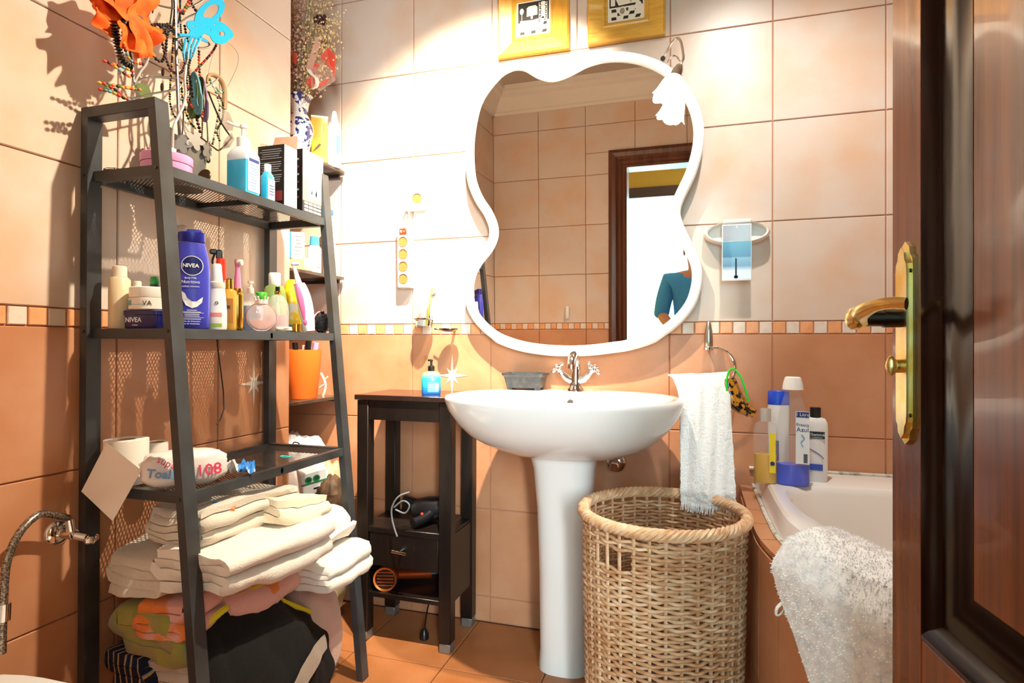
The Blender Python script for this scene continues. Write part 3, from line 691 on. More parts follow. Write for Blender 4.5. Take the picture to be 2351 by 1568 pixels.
# ------------------------------------------------------------------ wall dispenser with a seaside picture card
p = at(1689, 545, y=0); k = mpp(p)
ds = thing('wall_dispenser', 'white oval wall dispenser with blue seaside card right of the mirror', 'dispenser', p)
Mx = Matrix.Rotation(PI/2, 3, 'X')
hs_ = MB(); n = 40; prof = [(1.0, 0), (1.02, .02), (1.0, .045), (.94, .055), (.88, .052), (.86, .03), (.5, .026), (0, .026)]
vs = [(.098*r*cos(2*PI*i/n), -h, .036*r*sin(2*PI*i/n)+.008) for r, h in prof for i in range(n)]
obj('housing', hs_.add(vs, [(a*n+i, a*n+(i+1) % n, (a+1)*n+(i+1) % n, (a+1)*n+i) for a in range(len(prof)-1) for i in range(n)]), mat('dispenser_white', 'f0ebe2', .3), ds, smooth=45)
obj('lid', MB().box((0, -.036, .040), (.085, .055, .014), b=.004), MATS['dispenser_white'], ds)
obj('nozzle', MB().lathe([(.012, -.006), (.014, .0), (.014, .022), (.02, .024), (.02, .03)], (0, -.05, -.006), 16), WHITE, ds)
zc = p.z
cd_ = obj('card', MB().box((-.001, -.066, -.058), (.086, .006, .175), b=.001), WHITE, ds, smooth=0)
sea = vgrad('seaside_print', [(zc-.146, 'dfe6ea'), (zc-.115, 'd5dfe6'), (zc-.100, '5f8fb0'), (zc-.075, '7fa6c0'), (zc-.072, '3f7a9c'), (zc-.05, '4d8cab'), (zc-.02, '5b9bb4')], rough=.3)
obj('seaside_print', MB().box((-.001, -.0694, -.083), (.082, .0006, .118)), sea, cd_, smooth=0)
obj('post_print', MB().box((-.003, -.0699, -.108), (.005, .0004, .062)).box((-.003, -.0699, -.134), (.012, .0004, .008)), mat('post_ink', '26374a', .6), cd_, smooth=0)
obj('clear_window', MB().box((-.001, -.0695, .002), (.08, .0005, .048)), mat('grey_window', 'b9c0c8', .1, alpha=.45), cd_, smooth=0)
# ------------------------------------------------------------------ socket, plug, power strip
SOCK = mat('socket_ivory', 'f2eee4', .35); WELL_SHADE = mat('socket_well_shade', 'a5763f', .5)  # well colour darkened to stand for the shade inside the outlets
p = at(957, 462, y=0)
wo = thing('wall_socket', 'white wall socket with a plug above the power strip', 'socket', p)
obj('cover_plate', MB().box((0, -.005, 0), (.078, .010, .078), b=.003), SOCK, wo)
def sock(parent, c, r=.019, m=WELL_SHADE):
    s = obj('outlet', MB().lathe([(r, 0), (r, .002), (r*.93, .0025), (r*.9, -.004), (0, -.004)], c, 20, m=Mx), m, parent)
    for a in (2.2, -.95): obj('pin_hole', MB().tube([(c[0]+r*.5*cos(a), c[1]-.004+.0085, c[2]+r*.5*sin(a)), (c[0]+r*.5*cos(a), c[1]+.0035, c[2]+r*.5*sin(a))], .0026, 8), BLACKP, s)
sock(wo, (.006, -.0105, .008))
obj('plug', MB().box((-.020, -.022, -.028), (.034, .026, .026), rz=.1, b=.004).tube(spline([(-.022, -.02, -.04), (-.024, -.014, -.06), (-.020, -.012, -.08)], 4), .004, 8), SOCK, wo)
p = at(937, 590, y=0)
ps = thing('power_strip', 'white four-outlet power strip with red switch screwed upright to the wall', 'power strip', p, (0, math.radians(-.8), 0))
obj('body', loft([(rrect(.025, .119, .004), .0), (rrect(.026, .120, .004), .006), (rrect(.026, .120, .004), .036), (rrect(.022, .116, .004), .042)]), SOCK, ps, smooth=35).rotation_euler = (PI/2, 0, 0)
sw = obj('switch', MB().box((.002, -.043, .089), (.029, .008, .023), b=.002), mat('switch_red', 'c23a16', .3), ps)
obj('switch_mark', MB().box((-.004, -.0472, .089), (.006, .0006, .009)).box((.008, -.0472, .089), (.004, .0006, .003)), SOCK, sw, smooth=0)
for i in range(4): sock(ps, (.001, -.0425, .051-i*.046))
obj('cord', MB().tube(spline([(-.002, -.02, .118), (-.004, -.012, .138), (.0, -.008, .16)], 5), .004, 8), SOCK, ps)
# toothbrush tumbler and soap dish brackets
p = at(972, 740, y=-.055); k = mpp(p)
tg = thing('tumbler_holder', 'glass tumbler of toothpaste in a chrome wall ring left of the mirror', 'tumbler', p)
obj('tumbler', MB().lathe([(.0, -.018), (.026, -.018), (.030, .0), (.033, .072), (.0305, .072), (.0275, -.012), (0, -.012)], n=24), GLASS, tg)
obj('ring', MB().tube([(.0335*cos(a), .0335*sin(a), .012) for a in [i*PI/16 for i in range(32)]], .0035, 8, closed=True).tube([(0, .033, .012), (0, .053, .012)], .005, 8).tube([(0, .049, .012), (0, .055, .012)], .017, 16), CHROME, tg)
tp = tag(obj('toothpaste_tube', loft([(rrect(.016, .012, .008), 0), (rrect(.016, .010, .008), .05), (rrect(.019, .002, .0015), .115)]), WHITE, smooth=50, loc=p+V((-.006, 0, -.012)), rot=(0, math.radians(7), 0)), 'white toothpaste tube standing in the glass tumbler', 'toothpaste')
tbr = thing('toothbrush', 'yellow and white toothbrush leaning in the glass tumbler', 'toothbrush', p+V((.012, 0, -.01)), (0, math.radians(9), 0))
obj('handle', MB().tube([(0, 0, 0), (.0, 0, .06), (0, 0, .11), (0, 0, .14)], .004, 8, rr=[.005, .0045, .003, .004]), mat('brush_yellow', 'd8d04a', .4), tbr); obj('bristles', MB().box((-.004, -.004, .135), (.006, .010, .02)), WHITE, tbr)
p = at(1030, 757, y=-.06)
sd = thing('wall_soap_dish', 'small chrome soap dish on a wall bracket beside the tumbler', 'soap dish', p)
obj('dish', MB().lathe([(0, -.008), (.02, -.007), (.034, .0), (.037, .005), (.035, .005), (.02, -.003), (0, -.004)], n=24, ey=.8), mat('dish_steel', '9a9a98', .2, metal=1), sd)
obj('bracket', MB().tube([(-.03, 0, 0), (-.058, .006, .004)], .003, 8).tube([(0, .028, 0), (0, .058, .0)], .005, 8), CHROME, sd)
p = at(996, 672, y=0)
tag(obj('suction_hook', MB().lathe([(.012, 0), (.011, .006), (.006, .010), (0, .011)], m=Mx, n=16).tube([(0, -.01, -.004), (0, -.018, -.010)], .003, 8), mat('hook_grey', '8f968c', .2, metal=.4), loc=p), 'small grey round wall hook under the power strip', 'hook')
# ------------------------------------------------------------------ bathtub
ZR = .612
TP = [(.136, -.004), (.136, -.20), (.137, -.40), (.147, -.58), (.20, -.76), (.33, -.925), (.52, -1.06), (.78, -1.18), (1.05, -1.24), (1.200, -1.25)]
TPs = spline([(x, y, 0) for x, y in TP], 6)
tub = thing('bathtub', 'white corner bathtub set in a terracotta tiled surround', 'bathtub', (0, 0, 0))
def offs(pts, d):
    o = []
    for i, q in enumerate(pts):
        t = (pts[min(i+1, len(pts)-1)]-pts[max(i-1, 0)]).normalized(); o.append(q+V((-t.y, t.x, 0))*d)
    return o
def band(mb, a, za, b, zb_):
    n_ = len(a); mb.add([(q.x, q.y, za) for q in a]+[(q.x, q.y, zb_) for q in b], [(i, i+1, n_+i+1, n_+i) for i in range(n_-1)])
ZL = .560
core = offs(TPs, .006); cb = MB(); band(cb, core, .0, core, ZL-.006); band(cb, core, ZL-.006, offs(TPs, .05), ZL-.006)
sur = obj('surround', cb, GROUT, tub)
# surround tiles follow the curve
acc = [0.]
for a, b in zip(TPs, TPs[1:]): acc.append(acc[-1]+(b-a).length)
def path(s):
    for i in range(len(acc)-1):
        if acc[i+1] >= s: t = (s-acc[i])/(acc[i+1]-acc[i]); return TPs[i].lerp(TPs[i+1], t)
    return TPs[-1]
cuts = [0, .30]; s = .30
while s < acc[-1]-.05: s += .128; cuts.append(min(s, acc[-1]))
for a, b in zip(cuts, cuts[1:]):
    for z0_, z1_ in ((.002, .232), (.232, ZL-.016)):
        def fn(u, v): q = path(a+.0016+(b-a-.0032)*u); return (q.x, q.y, z0_+.0016+(z1_-z0_-.0032)*v)
        obj('tile', MB().grid(fn, 5, 1, thick=-.007), T_LO, sur)
    def fn(u, v):
        q = path(a+.0016+(b-a-.0032)*u); q2 = path(min(acc[-1], a+.0016+(b-a-.0032)*u+.002)); t = (q2-q).normalized() if (q2-q).length > 0 else V((0, -1, 0)); m__ = V((-t.y, t.x, 0)); e = -.004+.050*v; w = q+m__*e; return (w.x, w.y, ZL)
    obj('ledge_tile', MB().grid(fn, 5, 1, thick=.012), T_LO, sur)
ro = offs(TPs, .040); ro[0].y = -.004; ri = offs(TPs, .056)
ri[0].y = -.004
mb = MB(); band(mb, ro, ZL, ri, ZR-.006); band(mb, ri, ZR-.006, offs(TPs, .062), ZR)
obj('rim_lip', mb, PORC, tub, smooth=60)
# deck and bowl as rings around a centre
C0 = V((.74, -.55, 0)); n = 96; outer_ = offs(TPs, .062)+[V((1.200, -.004, 0)), V((.7, -.004, 0)), V((.198, -.004, 0))]
def hit(poly, d):
    best = None
    for i in range(len(poly)):
        a, b = poly[i], poly[(i+1) % len(poly)]; e = b-a; den = d.x*e.y-d.y*e.x
        if abs(den) < 1e-9: continue
        w = a-C0; t = (w.x*e.y-w.y*e.x)/den; u = (w.x*d.y-w.y*d.x)/den
        if t > 0 and -1e-6 <= u <= 1+1e-6 and (best is None or t < best): best = t
    return best or .5
inn = spline([(.222, -.34, 0), (.25, -.225, 0), (.36, -.185, 0), (.62, -.175, 0), (.95, -.19, 0), (1.08, -.32, 0), (1.10, -.6, 0), (1.06, -.92, 0), (.93, -1.07, 0), (.74, -1.03, 0), (.52, -.90, 0), (.35, -.74, 0), (.25, -.54, 0)], 8, True)
dirs = [V((cos(2*PI*i/n), sin(2*PI*i/n), 0)) for i in range(n)]
R1 = [C0+d*hit(outer_, d) for d in dirs]; R2_ = [C0+d*hit(inn, d) for d in dirs]
lv = [[(q.x, q.y, ZR) for q in R1], [(q.x, q.y, ZR) for q in R2_]]
for f, zz in ((.985, ZR-.004), (.965, ZR-.02), (.93, ZR-.12), (.86, ZR-.28), (.75, ZR-.36), (.4, ZR-.38)): lv.append([(C0.x+(q.x-C0.x)*f, C0.y+(q.y-C0.y)*f, zz) for q in R2_])
mb = MB().add([q for r in lv for q in r], [(a*n+i, a*n+(i+1) % n, (a+1)*n+(i+1) % n, (a+1)*n+i) for a in range(len(lv)-1) for i in range(n)]+[tuple((len(lv)-1)*n+i for i in range(n))])
obj('tub_basin', mb, mat('tub_acrylic', 'f1ece4', .15, coat=.2), tub, smooth=50)
obj('sealant', MB().tube([(.16, -.006, ZR+.003), (.7, -.006, ZR+.004), (1.2, -.006, ZR+.003)], .006, 6).tube([(q.x, q.y, ZL+.003) for q in offs(TPs, .036)], .005, 6), mat('sealant_grey', 'd9d2c4', .6, noise=(50, '8f897c', 3, .5, .7)), tub)
# ------------------------------------------------------------------ shaggy bath mat over the tub edge
MATM = mat('bath_mat_white', 'f3f2f0', 1., sheen=.5, noise=(60, 'd9d8d8', 4, .4, .7))
bm_ = thing('bath_mat', 'thick white shaggy bath mat draped over the bathtub edge', 'bath mat', (0, 0, 0))
def matf(u, v):
    # v: 0 inside the tub .. 1 bottom outside
    s0 = .715+.46*max(0, v-.56)**1.1*2; s = s0+(.60)*u
    q = path(min(s, acc[-1]-.01)); q2 = path(min(s+.01, acc[-1])); t = (q2-q).normalized(); nn = V((-t.y, t.x, 0))
    prof = [(.16, ZR-.07), (.118, ZR-.012), (.09, ZR+.016), (.05, ZR+.018), (.0, ZR-.002), (-.028, ZR-.05), (-.036, ZR-.15), (-.040, .30), (-.040, .20), (-.042, .11)]
    f = v*(len(prof)-1); i = min(int(f), len(prof)-2); f -= i
    d = prof[i][0]+(prof[i+1][0]-prof[i][0])*f; zz = prof[i][1]+(prof[i+1][1]-prof[i][1])*f
    if v < .3: d += -.05*max(0, .3-u)*(.3-v)*3
    zz += -.03*u*(v > .4)*(v-.4)
    w = q+nn*d; return V((w.x+.004*sin(9*u+7*v), w.y+.004*cos(8*u), zz+.003*sin(13*u)))
obj('backing', MB().grid(matf, 40, 48, thick=.006), MATM, bm_, smooth=80)
pile = MB(); rr_ = random.Random(3)
for _ in range(34000):
    u, v = rr_.random(), rr_.random(); q = matf(u, v); e = .01
    a, b = matf(min(u+e, 1), v)-matf(max(0, u-e), v), matf(u, min(v+e, 1))-matf(u, max(0, v-e)); nm = a.cross(b).normalized()
    if nm.dot(V((-.3, -.5, .8))) < 0: nm = -nm
    dr_ = (nm+V((rr_.uniform(-.7, .7), rr_.uniform(-.7, .7), rr_.uniform(-.9, .3)))).normalized(); l = rr_.uniform(.005, .010); w = .0028
    o1 = dr_.orthogonal().normalized()*w; o2 = dr_.cross(o1)
    pile.add([q+o1, q-o1*.5+o2*.87, q-o1*.5-o2*.87, q+dr_*l+nm*.002], [(0, 1, 3), (1, 2, 3), (2, 0, 3)])
pl_ = obj('pile', pile, MATM, bm_, smooth=0, fix=False); pl_['kind'] = 'stuff'
q = matf(0, .62); obj('care_loop', MB().tube(spline([q, q+V((-.012, -.004, -.012)), q+V((-.014, -.004, -.026)), q+V((-.006, -.004, -.024)), q+V((.004, 0, -.008))], 4), .003, 6, flat=.5), WHITE, bm_)
# ------------------------------------------------------------------ bottles on the tub deck
ZD = ZR
def ell_loft(levels, n=28):
    return loft([([(a*cos(2*PI*i/n), b*sin(2*PI*i/n)) for i in range(n)], z) for a, b, z in levels])
BLUE = mat('cap_blue', '2450d8', .25); NAVY = mat('print_navy', '22307a', .5); LW = mat('label_white', 'eef0f2', .5)
def base(px, py, zz): q = at(px, py, z=zz); return q, mpp(q), face(q)
# clear bottle with yellow gel
p, k, rz = base(1757, 1108, ZD)
b1 = thing('shower_gel_bottle', 'clear bottle half full of yellow gel on the bathtub corner', 'bottle', p, rz)
YG = mat('yellow_gel', 'e8b000', .12, coat=.2)
obj('gel', ell_loft([(23*k, 14*k, .002), (24*k, 15*k, 6*k), (24*k, 15*k, 66*k)]), YG, b1, smooth=40)
obj('bottle', ell_loft([(24.5*k, 15.5*k, 0), (26*k, 17*k, 5*k), (26*k, 17*k, 122*k), (22*k, 14*k, 136*k), (12*k, 10*k, 141*k)]), CLEARP, b1, smooth=40)
obj('cap', MB().lathe([(12*k, 141*k), (12*k, 168*k), (11*k, 170*k)], n=18), mat('cap_frost', 'dcd6cc', .3, trans=.5), b1)
obj('label', MB().box((15*k, -18.5*k, 72*k), (13*k, .0008, 90*k)), mat('label_yellow', 'f0d21c', .4), b1, smooth=0)
obj('print_dot', MB().lathe([(5*k, 0), (5*k, .0005)], (15*k, -18.5*k-.0006, 48*k), 14, m=Mx), NAVY, b1, smooth=0)
# white bottle with blue flip cap
p, k, rz = base(1787, 1095, ZD)
b2 = thing('shampoo_bottle', 'white shampoo bottle with blue flip cap behind the clear bottles', 'bottle', p, rz)
obj('body', ell_loft([(21*k, 12*k, 0), (22*k, 13*k, 4*k), (23*k, 13*k, 160*k), (22*k, 12.5*k, 166*k)]), WHITE, b2, smooth=40)
obj('cap', ell_loft([(22.5*k, 12.8*k, 166*k), (23*k, 13*k, 168*k), (22*k, 12.5*k, 196*k), (20*k, 11*k, 198*k)]), BLUE, b2, smooth=40)
obj('label', MB().box((-8*k, -13.4*k, 62*k), (18*k, .0008, 46*k)), NAVY, b2, smooth=0)
# big clear bottle with blue liquid and white dome cap
p, k, rz = base(1820, 1113, ZD)
b3 = thing('cologne_bottle', 'one litre clear bottle with a little blue cologne and white dome cap', 'bottle', p, rz)
BL = mat('blue_cologne', '0a3fe6', .1, coat=.2)
obj('liquid', ell_loft([(34*k, 18*k, .002), (35*k, 19*k, 8*k), (34*k, 19*k, 48*k)]), BL, b3, smooth=40)
obj('bottle', ell_loft([(34*k, 19*k, 0), (36.5*k, 21*k, 6*k), (36*k, 21*k, 20*k), (35*k, 20*k, 120*k), (30*k, 18*k, 165*k), (20*k, 14*k, 200*k), (14*k, 12*k, 222*k)]), CLEARP, b3, smooth=40)
obj('dome_cap', MB().lathe([(22.5*k, 219*k), (21*k, 232*k), (17*k, 246*k), (14*k, 248*k)], n=24), WHITE, b3)
lb = obj('label', MB().box((20*k, -21.6*k, 112*k), (28*k, .0008, 118*k)), mat('label_clearwhite', 'e9edf2', .4), b3, smooth=0)
obj('label_band', MB().box((20*k, -21.6*k-.0008, 164*k), (26*k, .0006, 12*k)), NAVY, lb, smooth=0)
text('print_text', '1 Litro', 10*k, LW, lb, (20*k, -21.6*k-.0012, 164*k)); text('print_text', 'Fresca', 10*k, NAVY, lb, (20*k, -21.6*k-.0008, 141*k)); text('print_text', 'Azul', 14*k, NAVY, lb, (20*k, -21.6*k-.0008, 130*k))
obj('print_swirl', MB().tube(spline([(18*k, -21.6*k-.001, 120*k), (24*k, -21.6*k-.001, 110*k), (17*k, -21.6*k-.001, 102*k), (22*k, -21.6*k-.001, 92*k)], 5), 1.6*k, 4, flat=.1), mat('swirl_blue', '6fa2e0', .5), lb)
obj('barcode_patch', MB().box((26*k, -21.6*k-.0008, 66*k), (8*k, .0006, 20*k)), mat('barcode_ink', '5b5b66', .6), lb, smooth=0)
# white conditioner bottle, black cap
p, k, rz = base(1872, 1104, ZD)
b4 = thing('conditioner_bottle', 'white conditioner bottle with black cap beside the tall clear bottle', 'bottle', p, rz)
obj('body', ell_loft([(23*k, 13*k, 0), (25*k, 14*k, 4*k), (26*k, 14*k, 120*k), (25*k, 13.5*k, 134*k), (20*k, 12*k, 144*k), (9*k, 9*k, 147*k)]), mat('conditioner_white', 'efece9', .25), b4, smooth=50)
obj('cap', MB().lathe([(11*k, 146*k), (11.5*k, 147*k), (11.5*k, 168*k), (10.5*k, 169*k)], n=18), BLACKP, b4)
lb = obj('label_band', MB().box((-2*k, -14.5*k, 107*k), (42*k, .0008, 16*k)), BLACKP, b4, smooth=0)
text('print_text', 'TRESemmé', 9.5*k, LW, lb, (-3*k, -14.5*k-.0008, 108*k)); text('print_text', 'USED BY PROFESSIONALS', 3*k, LW, lb, (-3*k, -14.5*k-.0008, 101.5*k))
obj('label_blue', MB().box((-2*k, -14.5*k, 34*k), (34*k, .0008, 14*k)), mat('label_blue', '3b57b8', .4), b4, smooth=0)
obj('print_sweep', MB().tube(spline([(-22*k, -14.8*k, 78*k), (-6*k, -14.8*k, 72*k), (10*k, -14.8*k, 62*k), (17*k, -14.8*k, 54*k)], 5), .9*k, 4, flat=.3), NAVY, b4)
# ------------------------------------------------------------------ black steel shelf unit
XBK, YN, YFR = -1.302, -1.060, -.440; ZT = 1.525
xf = lambda z: -1.092+(1.515-z)*.098              # outer face of the slanted front legs
su = thing('steel_shelf_unit', 'black steel ladder shelf unit with mesh shelves along the left wall', 'shelf', ((XBK+xf(0))/2, (YN+YFR)/2, 0))
O = V(su.location); LW_, LD = .020, .034
def leg(y0, front):
    mb = MB(); vs = []
    for z in (0, ZT):
        x1 = xf(z) if front else XBK+LW_; vs += [(x1-LW_, y0, z), (x1, y0, z), (x1, y0+LD, z), (x1-LW_, y0+LD, z)]
    mb.add([V(q)-O for q in vs], [(0, 1, 2, 3), (4, 5, 6, 7), (0, 1, 5, 4), (1, 2, 6, 5), (2, 3, 7, 6), (3, 0, 4, 7)]); o = obj('leg', mb, STEEL, su, smooth=20)
    for z in (1.375, 1.03, .68):
        x1 = (xf(z) if front else XBK+LW_)-LW_/2; obj('bolt', MB().tube([V((x1, y0-.002, z))-O, V((x1, y0+.001, z))-O], .0035, 8), mat('bolt_head', '55585c', .3, metal=1), o)
for y0 in (YN, YFR-LD): leg(y0, False); leg(y0, True)
for y0 in (YN, YFR-LD): obj('top_crossbar', MB().box(V(((XBK+xf(ZT))/2, y0+LD/2, ZT-.012))-O, (xf(ZT)-XBK+.001, LD+.001, .025), b=.002), STEEL, su)
SHZ = [1.386, 1.036, .690]
DECK = mat('steel_mesh', '3a3a3b', .4, metal=.3)
for z in SHZ:
    x1 = xf(z)-.002; x0 = XBK+.004; y0, y1 = YN+LD*.4, YFR-LD*.4; h = .022
    fr_ = MB().box(((x0+x1)/2, y0+.009, z-h/2), (x1-x0, .018, h)).box(((x0+x1)/2, y1-.009, z-h/2), (x1-x0, .018, h)).box((x1-.008, (y0+y1)/2, z-h/2), (.016, y1-y0, h)).box((x0+.008, (y0+y1)/2, z-h/2), (.016, y1-y0, h)).box(((x0+x1)/2, (y0+y1)/2, z-h/2), (x1-x0, .008, h*.6))
    fr_.v = [tuple(V(q)-O) for q in fr_.v]; sh = obj('shelf_frame', fr_, STEEL, su, smooth=20)
    mb = MB(); p = .0085; w = .0034; X, Y = x1-x0-.02, y1-y0-.03
    for sg in (1, -1):
        c = -X*.6
        while c < Y+X*.6:
            pts = []
            t0, t1 = 0., 1.
            # strip y = c + sg*.6*x within [0,X]x[0,Y]
            xa, xb = 0., X
            f = lambda x: c+sg*.6*(x if sg > 0 else x-X*0)
            cand = []
            for xx in (0., X):
                if 0 <= f(xx) <= Y: cand.append((xx, f(xx)))
            for yy in (0., Y):
                xx = (yy-c)/(sg*.6)
                if 0 < xx < X: cand.append((xx, yy))
            if len(cand) >= 2:
                (xa, ya), (xb, yb) = cand[0], cand[1]
                mb.add([V((x0+.01+xa, y0+.015+ya-w/2, z-.004))-O, V((x0+.01+xb, y0+.015+yb-w/2, z-.004))-O, V((x0+.01+xb, y0+.015+yb+w/2, z-.004))-O, V((x0+.01+xa, y0+.015+ya+w/2, z-.004))-O], [(0, 1, 2, 3)])
            c += p
    d = obj('mesh_deck', mb, DECK, sh, smooth=0, fix=False); d['kind'] = 'stuff'
Z1, Z2, Z3 = [z+.0005 for z in SHZ]
# ------------------------------------------------------------------ helpers for shelf goods
def spot(px, py, x, z):
    q = at(px, py, x=x); return V((x, q.y, z)), mpp(q)
def abox(pl, pc, pr, pt, pb, xfr, zb=None):
    "room-aligned box: -y face spans pl..pc, +x face pc..pr; top/bottom pixel at the corner"
    c = at(pc, pb, x=xfr); y0 = c.y; x0 = at(pl, pb, y=y0).x; y1 = at(pr, pb, x=xfr).y; z1 = at(pc, pt, x=xfr).z; zb = c.z if zb is None else zb
    return x0, xfr, y0, y1, zb, z1
# ---- top shelf
p, k = spot(541, 440, -1.112, Z1)
x0, x1, y0, y1, z0, z1 = abox(518, 566, 598, 350, 447, -1.088, Z1)
sb_ = thing('hand_gel_pump', 'large square blue hand gel bottle with white pump on the top shelf', 'bottle', ((x0+x1)/2, (y0+y1)/2, Z1))
hx_, hy_ = (x1-x0)/2, (y1-y0)/2; HB = z1-Z1
GELB = mat('blue_gel', '3fbde2', .15, coat=.4); FROST = mat('frosted_plastic', 'e9edee', .35)
obj('gel', loft([(rrect(hx_, hy_, .006), 0), (rrect(hx_, hy_, .006), HB*.86)]), GELB, sb_, smooth=35)
obj('shoulder', loft([(rrect(hx_, hy_, .006), HB*.86), (rrect(hx_, hy_, .006), HB*1.0), (rrect(hx_*.8, hy_*.8, .006), HB*1.14), (rrect(.015, .015, .010), HB*1.24)]), FROST, sb_, smooth=35)
obj('pump', MB().lathe([(.0155, HB*1.24), (.0165, HB*1.245), (.0165, HB*1.46), (.010, HB*1.5), (.006, HB*1.51), (.005, HB*1.72), (.009, HB*1.73), (.009, HB*1.8)], n=18).tube(spline([(0, 0, HB*1.76), (-.015, -.012, HB*1.78), (-.03, -.024, HB*1.84)], 4), .004, 8), mat('pump_white', 'efe6dc', .35), sb_)
lb = obj('label', MB().box((hx_+.0006, 0, HB*.5), (.001, hy_*1.7, HB*.86)), LW, sb_, smooth=0)
obj('label_title', MB().box((hx_+.0014, 0, HB*.86), (.0006, hy_*1.4, HB*.08)), NAVY, lb, smooth=0)
for i in range(9): obj('print_line', MB().box((hx_+.0014, hy_*(-.1+.1*(i % 3-1)), HB*(.74-.075*i)), (.0005, hy_*(1.2-.25*(i % 3)), HB*.018)), mat('print_blue', '6f9cc8', .5), lb, smooth=0)
x0, x1, y0, y1, z0, z1 = abox(599, 612, 629, 402, 456, -1.088, Z1)
sm = thing('small_gel_bottle', 'small blue gel bottle next to the large hand gel', 'bottle', ((x0+x1)/2, (y0+y1)/2, Z1)); hx_, hy_ = (x1-x0)/2, (y1-y0)/2; HB = z1-Z1
hx_ = max(hx_, .012)
obj('body', loft([(rrect(hx_, hy_, .004), 0), (rrect(hx_, hy_, .004), HB), (rrect(hx_*.6, hy_*.6, .004), HB*1.18)]), GELB, sm, smooth=35)
obj('cap', MB().lathe([(.008, HB*1.18), (.009, HB*1.19), (.009, HB*1.5), (.008, HB*1.52)], n=14), FROST, sm)
lb = obj('label', MB().box((hx_+.0006, 0, HB*.45), (.001, hy_*1.8, HB*.85)), LW, sm, smooth=0)
for i in range(4): obj('print_line', MB().box((hx_+.0014, 0, HB*(.6-.12*i)), (.0005, hy_*1.2, HB*.03)), NAVY, lb, smooth=0)
# open black carton
x0, x1, y0, y1, z0, z1 = abox(591, 652, 681, 330, 468, -1.092, Z1)
bxk = thing('black_carton', 'tall black printed carton with its flap open on the top shelf', 'box', ((x0+x1)/2, (y0+y1)/2, Z1)); hx_, hy_ = (x1-x0)/2, (y1-y0)/2; HB = z1-Z1
BK = mat('carton_black', '161414', .35); KR = mat('carton_inside', 'b88f74', .8)
obj('carton', loft([(rrect(hx_, hy_, .001, 1), 0), (rrect(hx_, hy_, .001, 1), HB), (rrect(hx_-.001, hy_-.001, .001, 1), HB), (rrect(hx_-.001, hy_-.001, .001, 1), .002)]), BK, bxk, smooth=0)
sf = obj('silver_face', MB().box((hx_+.0005, 0, HB/2), (.0008, hy_*1.98, HB*.995)), mat('carton_silver', 'd9d4cc', .35), bxk, smooth=0)
obj('white_patch', MB().box((hx_+.0012, hy_*.1, HB*.12), (.0006, hy_*1.5, HB*.16)), LW, sf, smooth=0)
for i in range(14): obj('print_line', MB().box((R_.uniform(-.002, .002), -hy_-.0004, HB*(.93-.036*i-(.03 if i > 4 else 0)-(.03 if i > 9 else 0))), (hx_*1.65*R_.uniform(.75, 1), .0005, HB*.010)), mat('print_grey_light', 'a8a4a0', .6), bxk, smooth=0)
for i in range(5): obj('print_line', MB().box((hx_+.0012, 0, HB*(.8-.1*i)), (.0005, hy_*1.3, HB*.012)), LW, sf, smooth=0)
obj('red_print', MB().box((hx_*.62, -hy_-.0004, HB*.17), (hx_*.5, .0005, HB*.16)), mat('print_red', '8c2a2c', .5), bxk, smooth=0)
obj('top_flap', MB().add([(-hx_, hy_, HB), (hx_, hy_, HB), (hx_-.006, hy_+.012, HB+.045), (-hx_+.004, hy_+.012, HB+.048)], [(0, 1, 2, 3)]), KR, bxk, smooth=0)
obj('top_flap', MB().add([(-hx_, -hy_*.6, HB), (-hx_, hy_, HB), (-hx_-.006, hy_*.7, HB+.022), (-hx_-.010, -hy_*.2, HB+.018)], [(0, 1, 2, 3)]), KR, bxk, smooth=0)
# second carton: dark side, pink and white front
x0, x1, y0, y1, z0, z1 = abox(681, 694, 741, 340, 488, -1.094, Z1)
x0 = min(x0, x1-.045)
wc = thing('beauty_carton', 'white and pink beauty product carton at the far end of the top shelf', 'box', ((x0+x1)/2, (y0+y1)/2-.0, Z1)); hx_, hy_ = (x1-x0)/2, (y1-y0)/2; HB = z1-Z1
obj('carton', MB().box((0, 0, HB/2), (2*hx_, 2*hy_, HB), b=.0006), BK, wc, smooth=0)
zc = Z1
ff = obj('front_face', MB().box((hx_+.0005, 0, HB/2), (.0008, hy_*1.98, HB*.995)), vgrad('beauty_print', [(zc, '3c3634'), (zc+HB*.19, '3c3634'), (zc+HB*.2, '8c827c'), (zc+HB*.55, '9b8d88'), (zc+HB*.62, 'e2a3a0'), (zc+HB*.8, 'efc2bd'), (zc+HB*.84, 'faf4ee'), (zc+HB, 'fdf9f2')], rough=.4), wc, smooth=0)
PK = mat('print_white', 'f6f2ee', .5)
for i, (yy, hh) in enumerate(((-.35, .42), (.1, .46), (.5, .40))): obj('print_drop', MB().add([(hx_+.0012, hy_*(yy-.28), HB*.34), (hx_+.0012, hy_*(yy-.10), HB*.25), (hx_+.0012, hy_*(yy+.2), HB*.26), (hx_+.0012, hy_*(yy+.28), HB*.36), (hx_+.0012, hy_*yy, HB*(.2+hh))], [(0, 1, 2, 3, 4)]), PK, ff, smooth=0)
for i in range(3):
    for j in range(4): obj('print_word', MB().box((hx_+.0012, hy_*(-.66+.42*j), HB*(.165-.055*i)), (.0005, hy_*.34, HB*.034)), PK, ff, smooth=0)
for i in range(6): obj('print_word', MB().box((0, -hy_-.0005, HB*(.84-.12*i)), (hx_*.9, .0005, HB*.03)), MATS['print_red'] if i % 2 else MATS['print_grey_light'], wc, smooth=0)
pkb = tag(obj('pink_ball', MB().ball((0, 0, 0), .016, 16, 10), mat('ball_pink', 'ef9fd2', .4), loc=(-1.15, (y0+y1)/2+.0, Z1+.015)), 'pink ball behind the beauty carton', 'ball')
pkb.location = at(683, 320, x=-1.145); zz = pkb.location.z
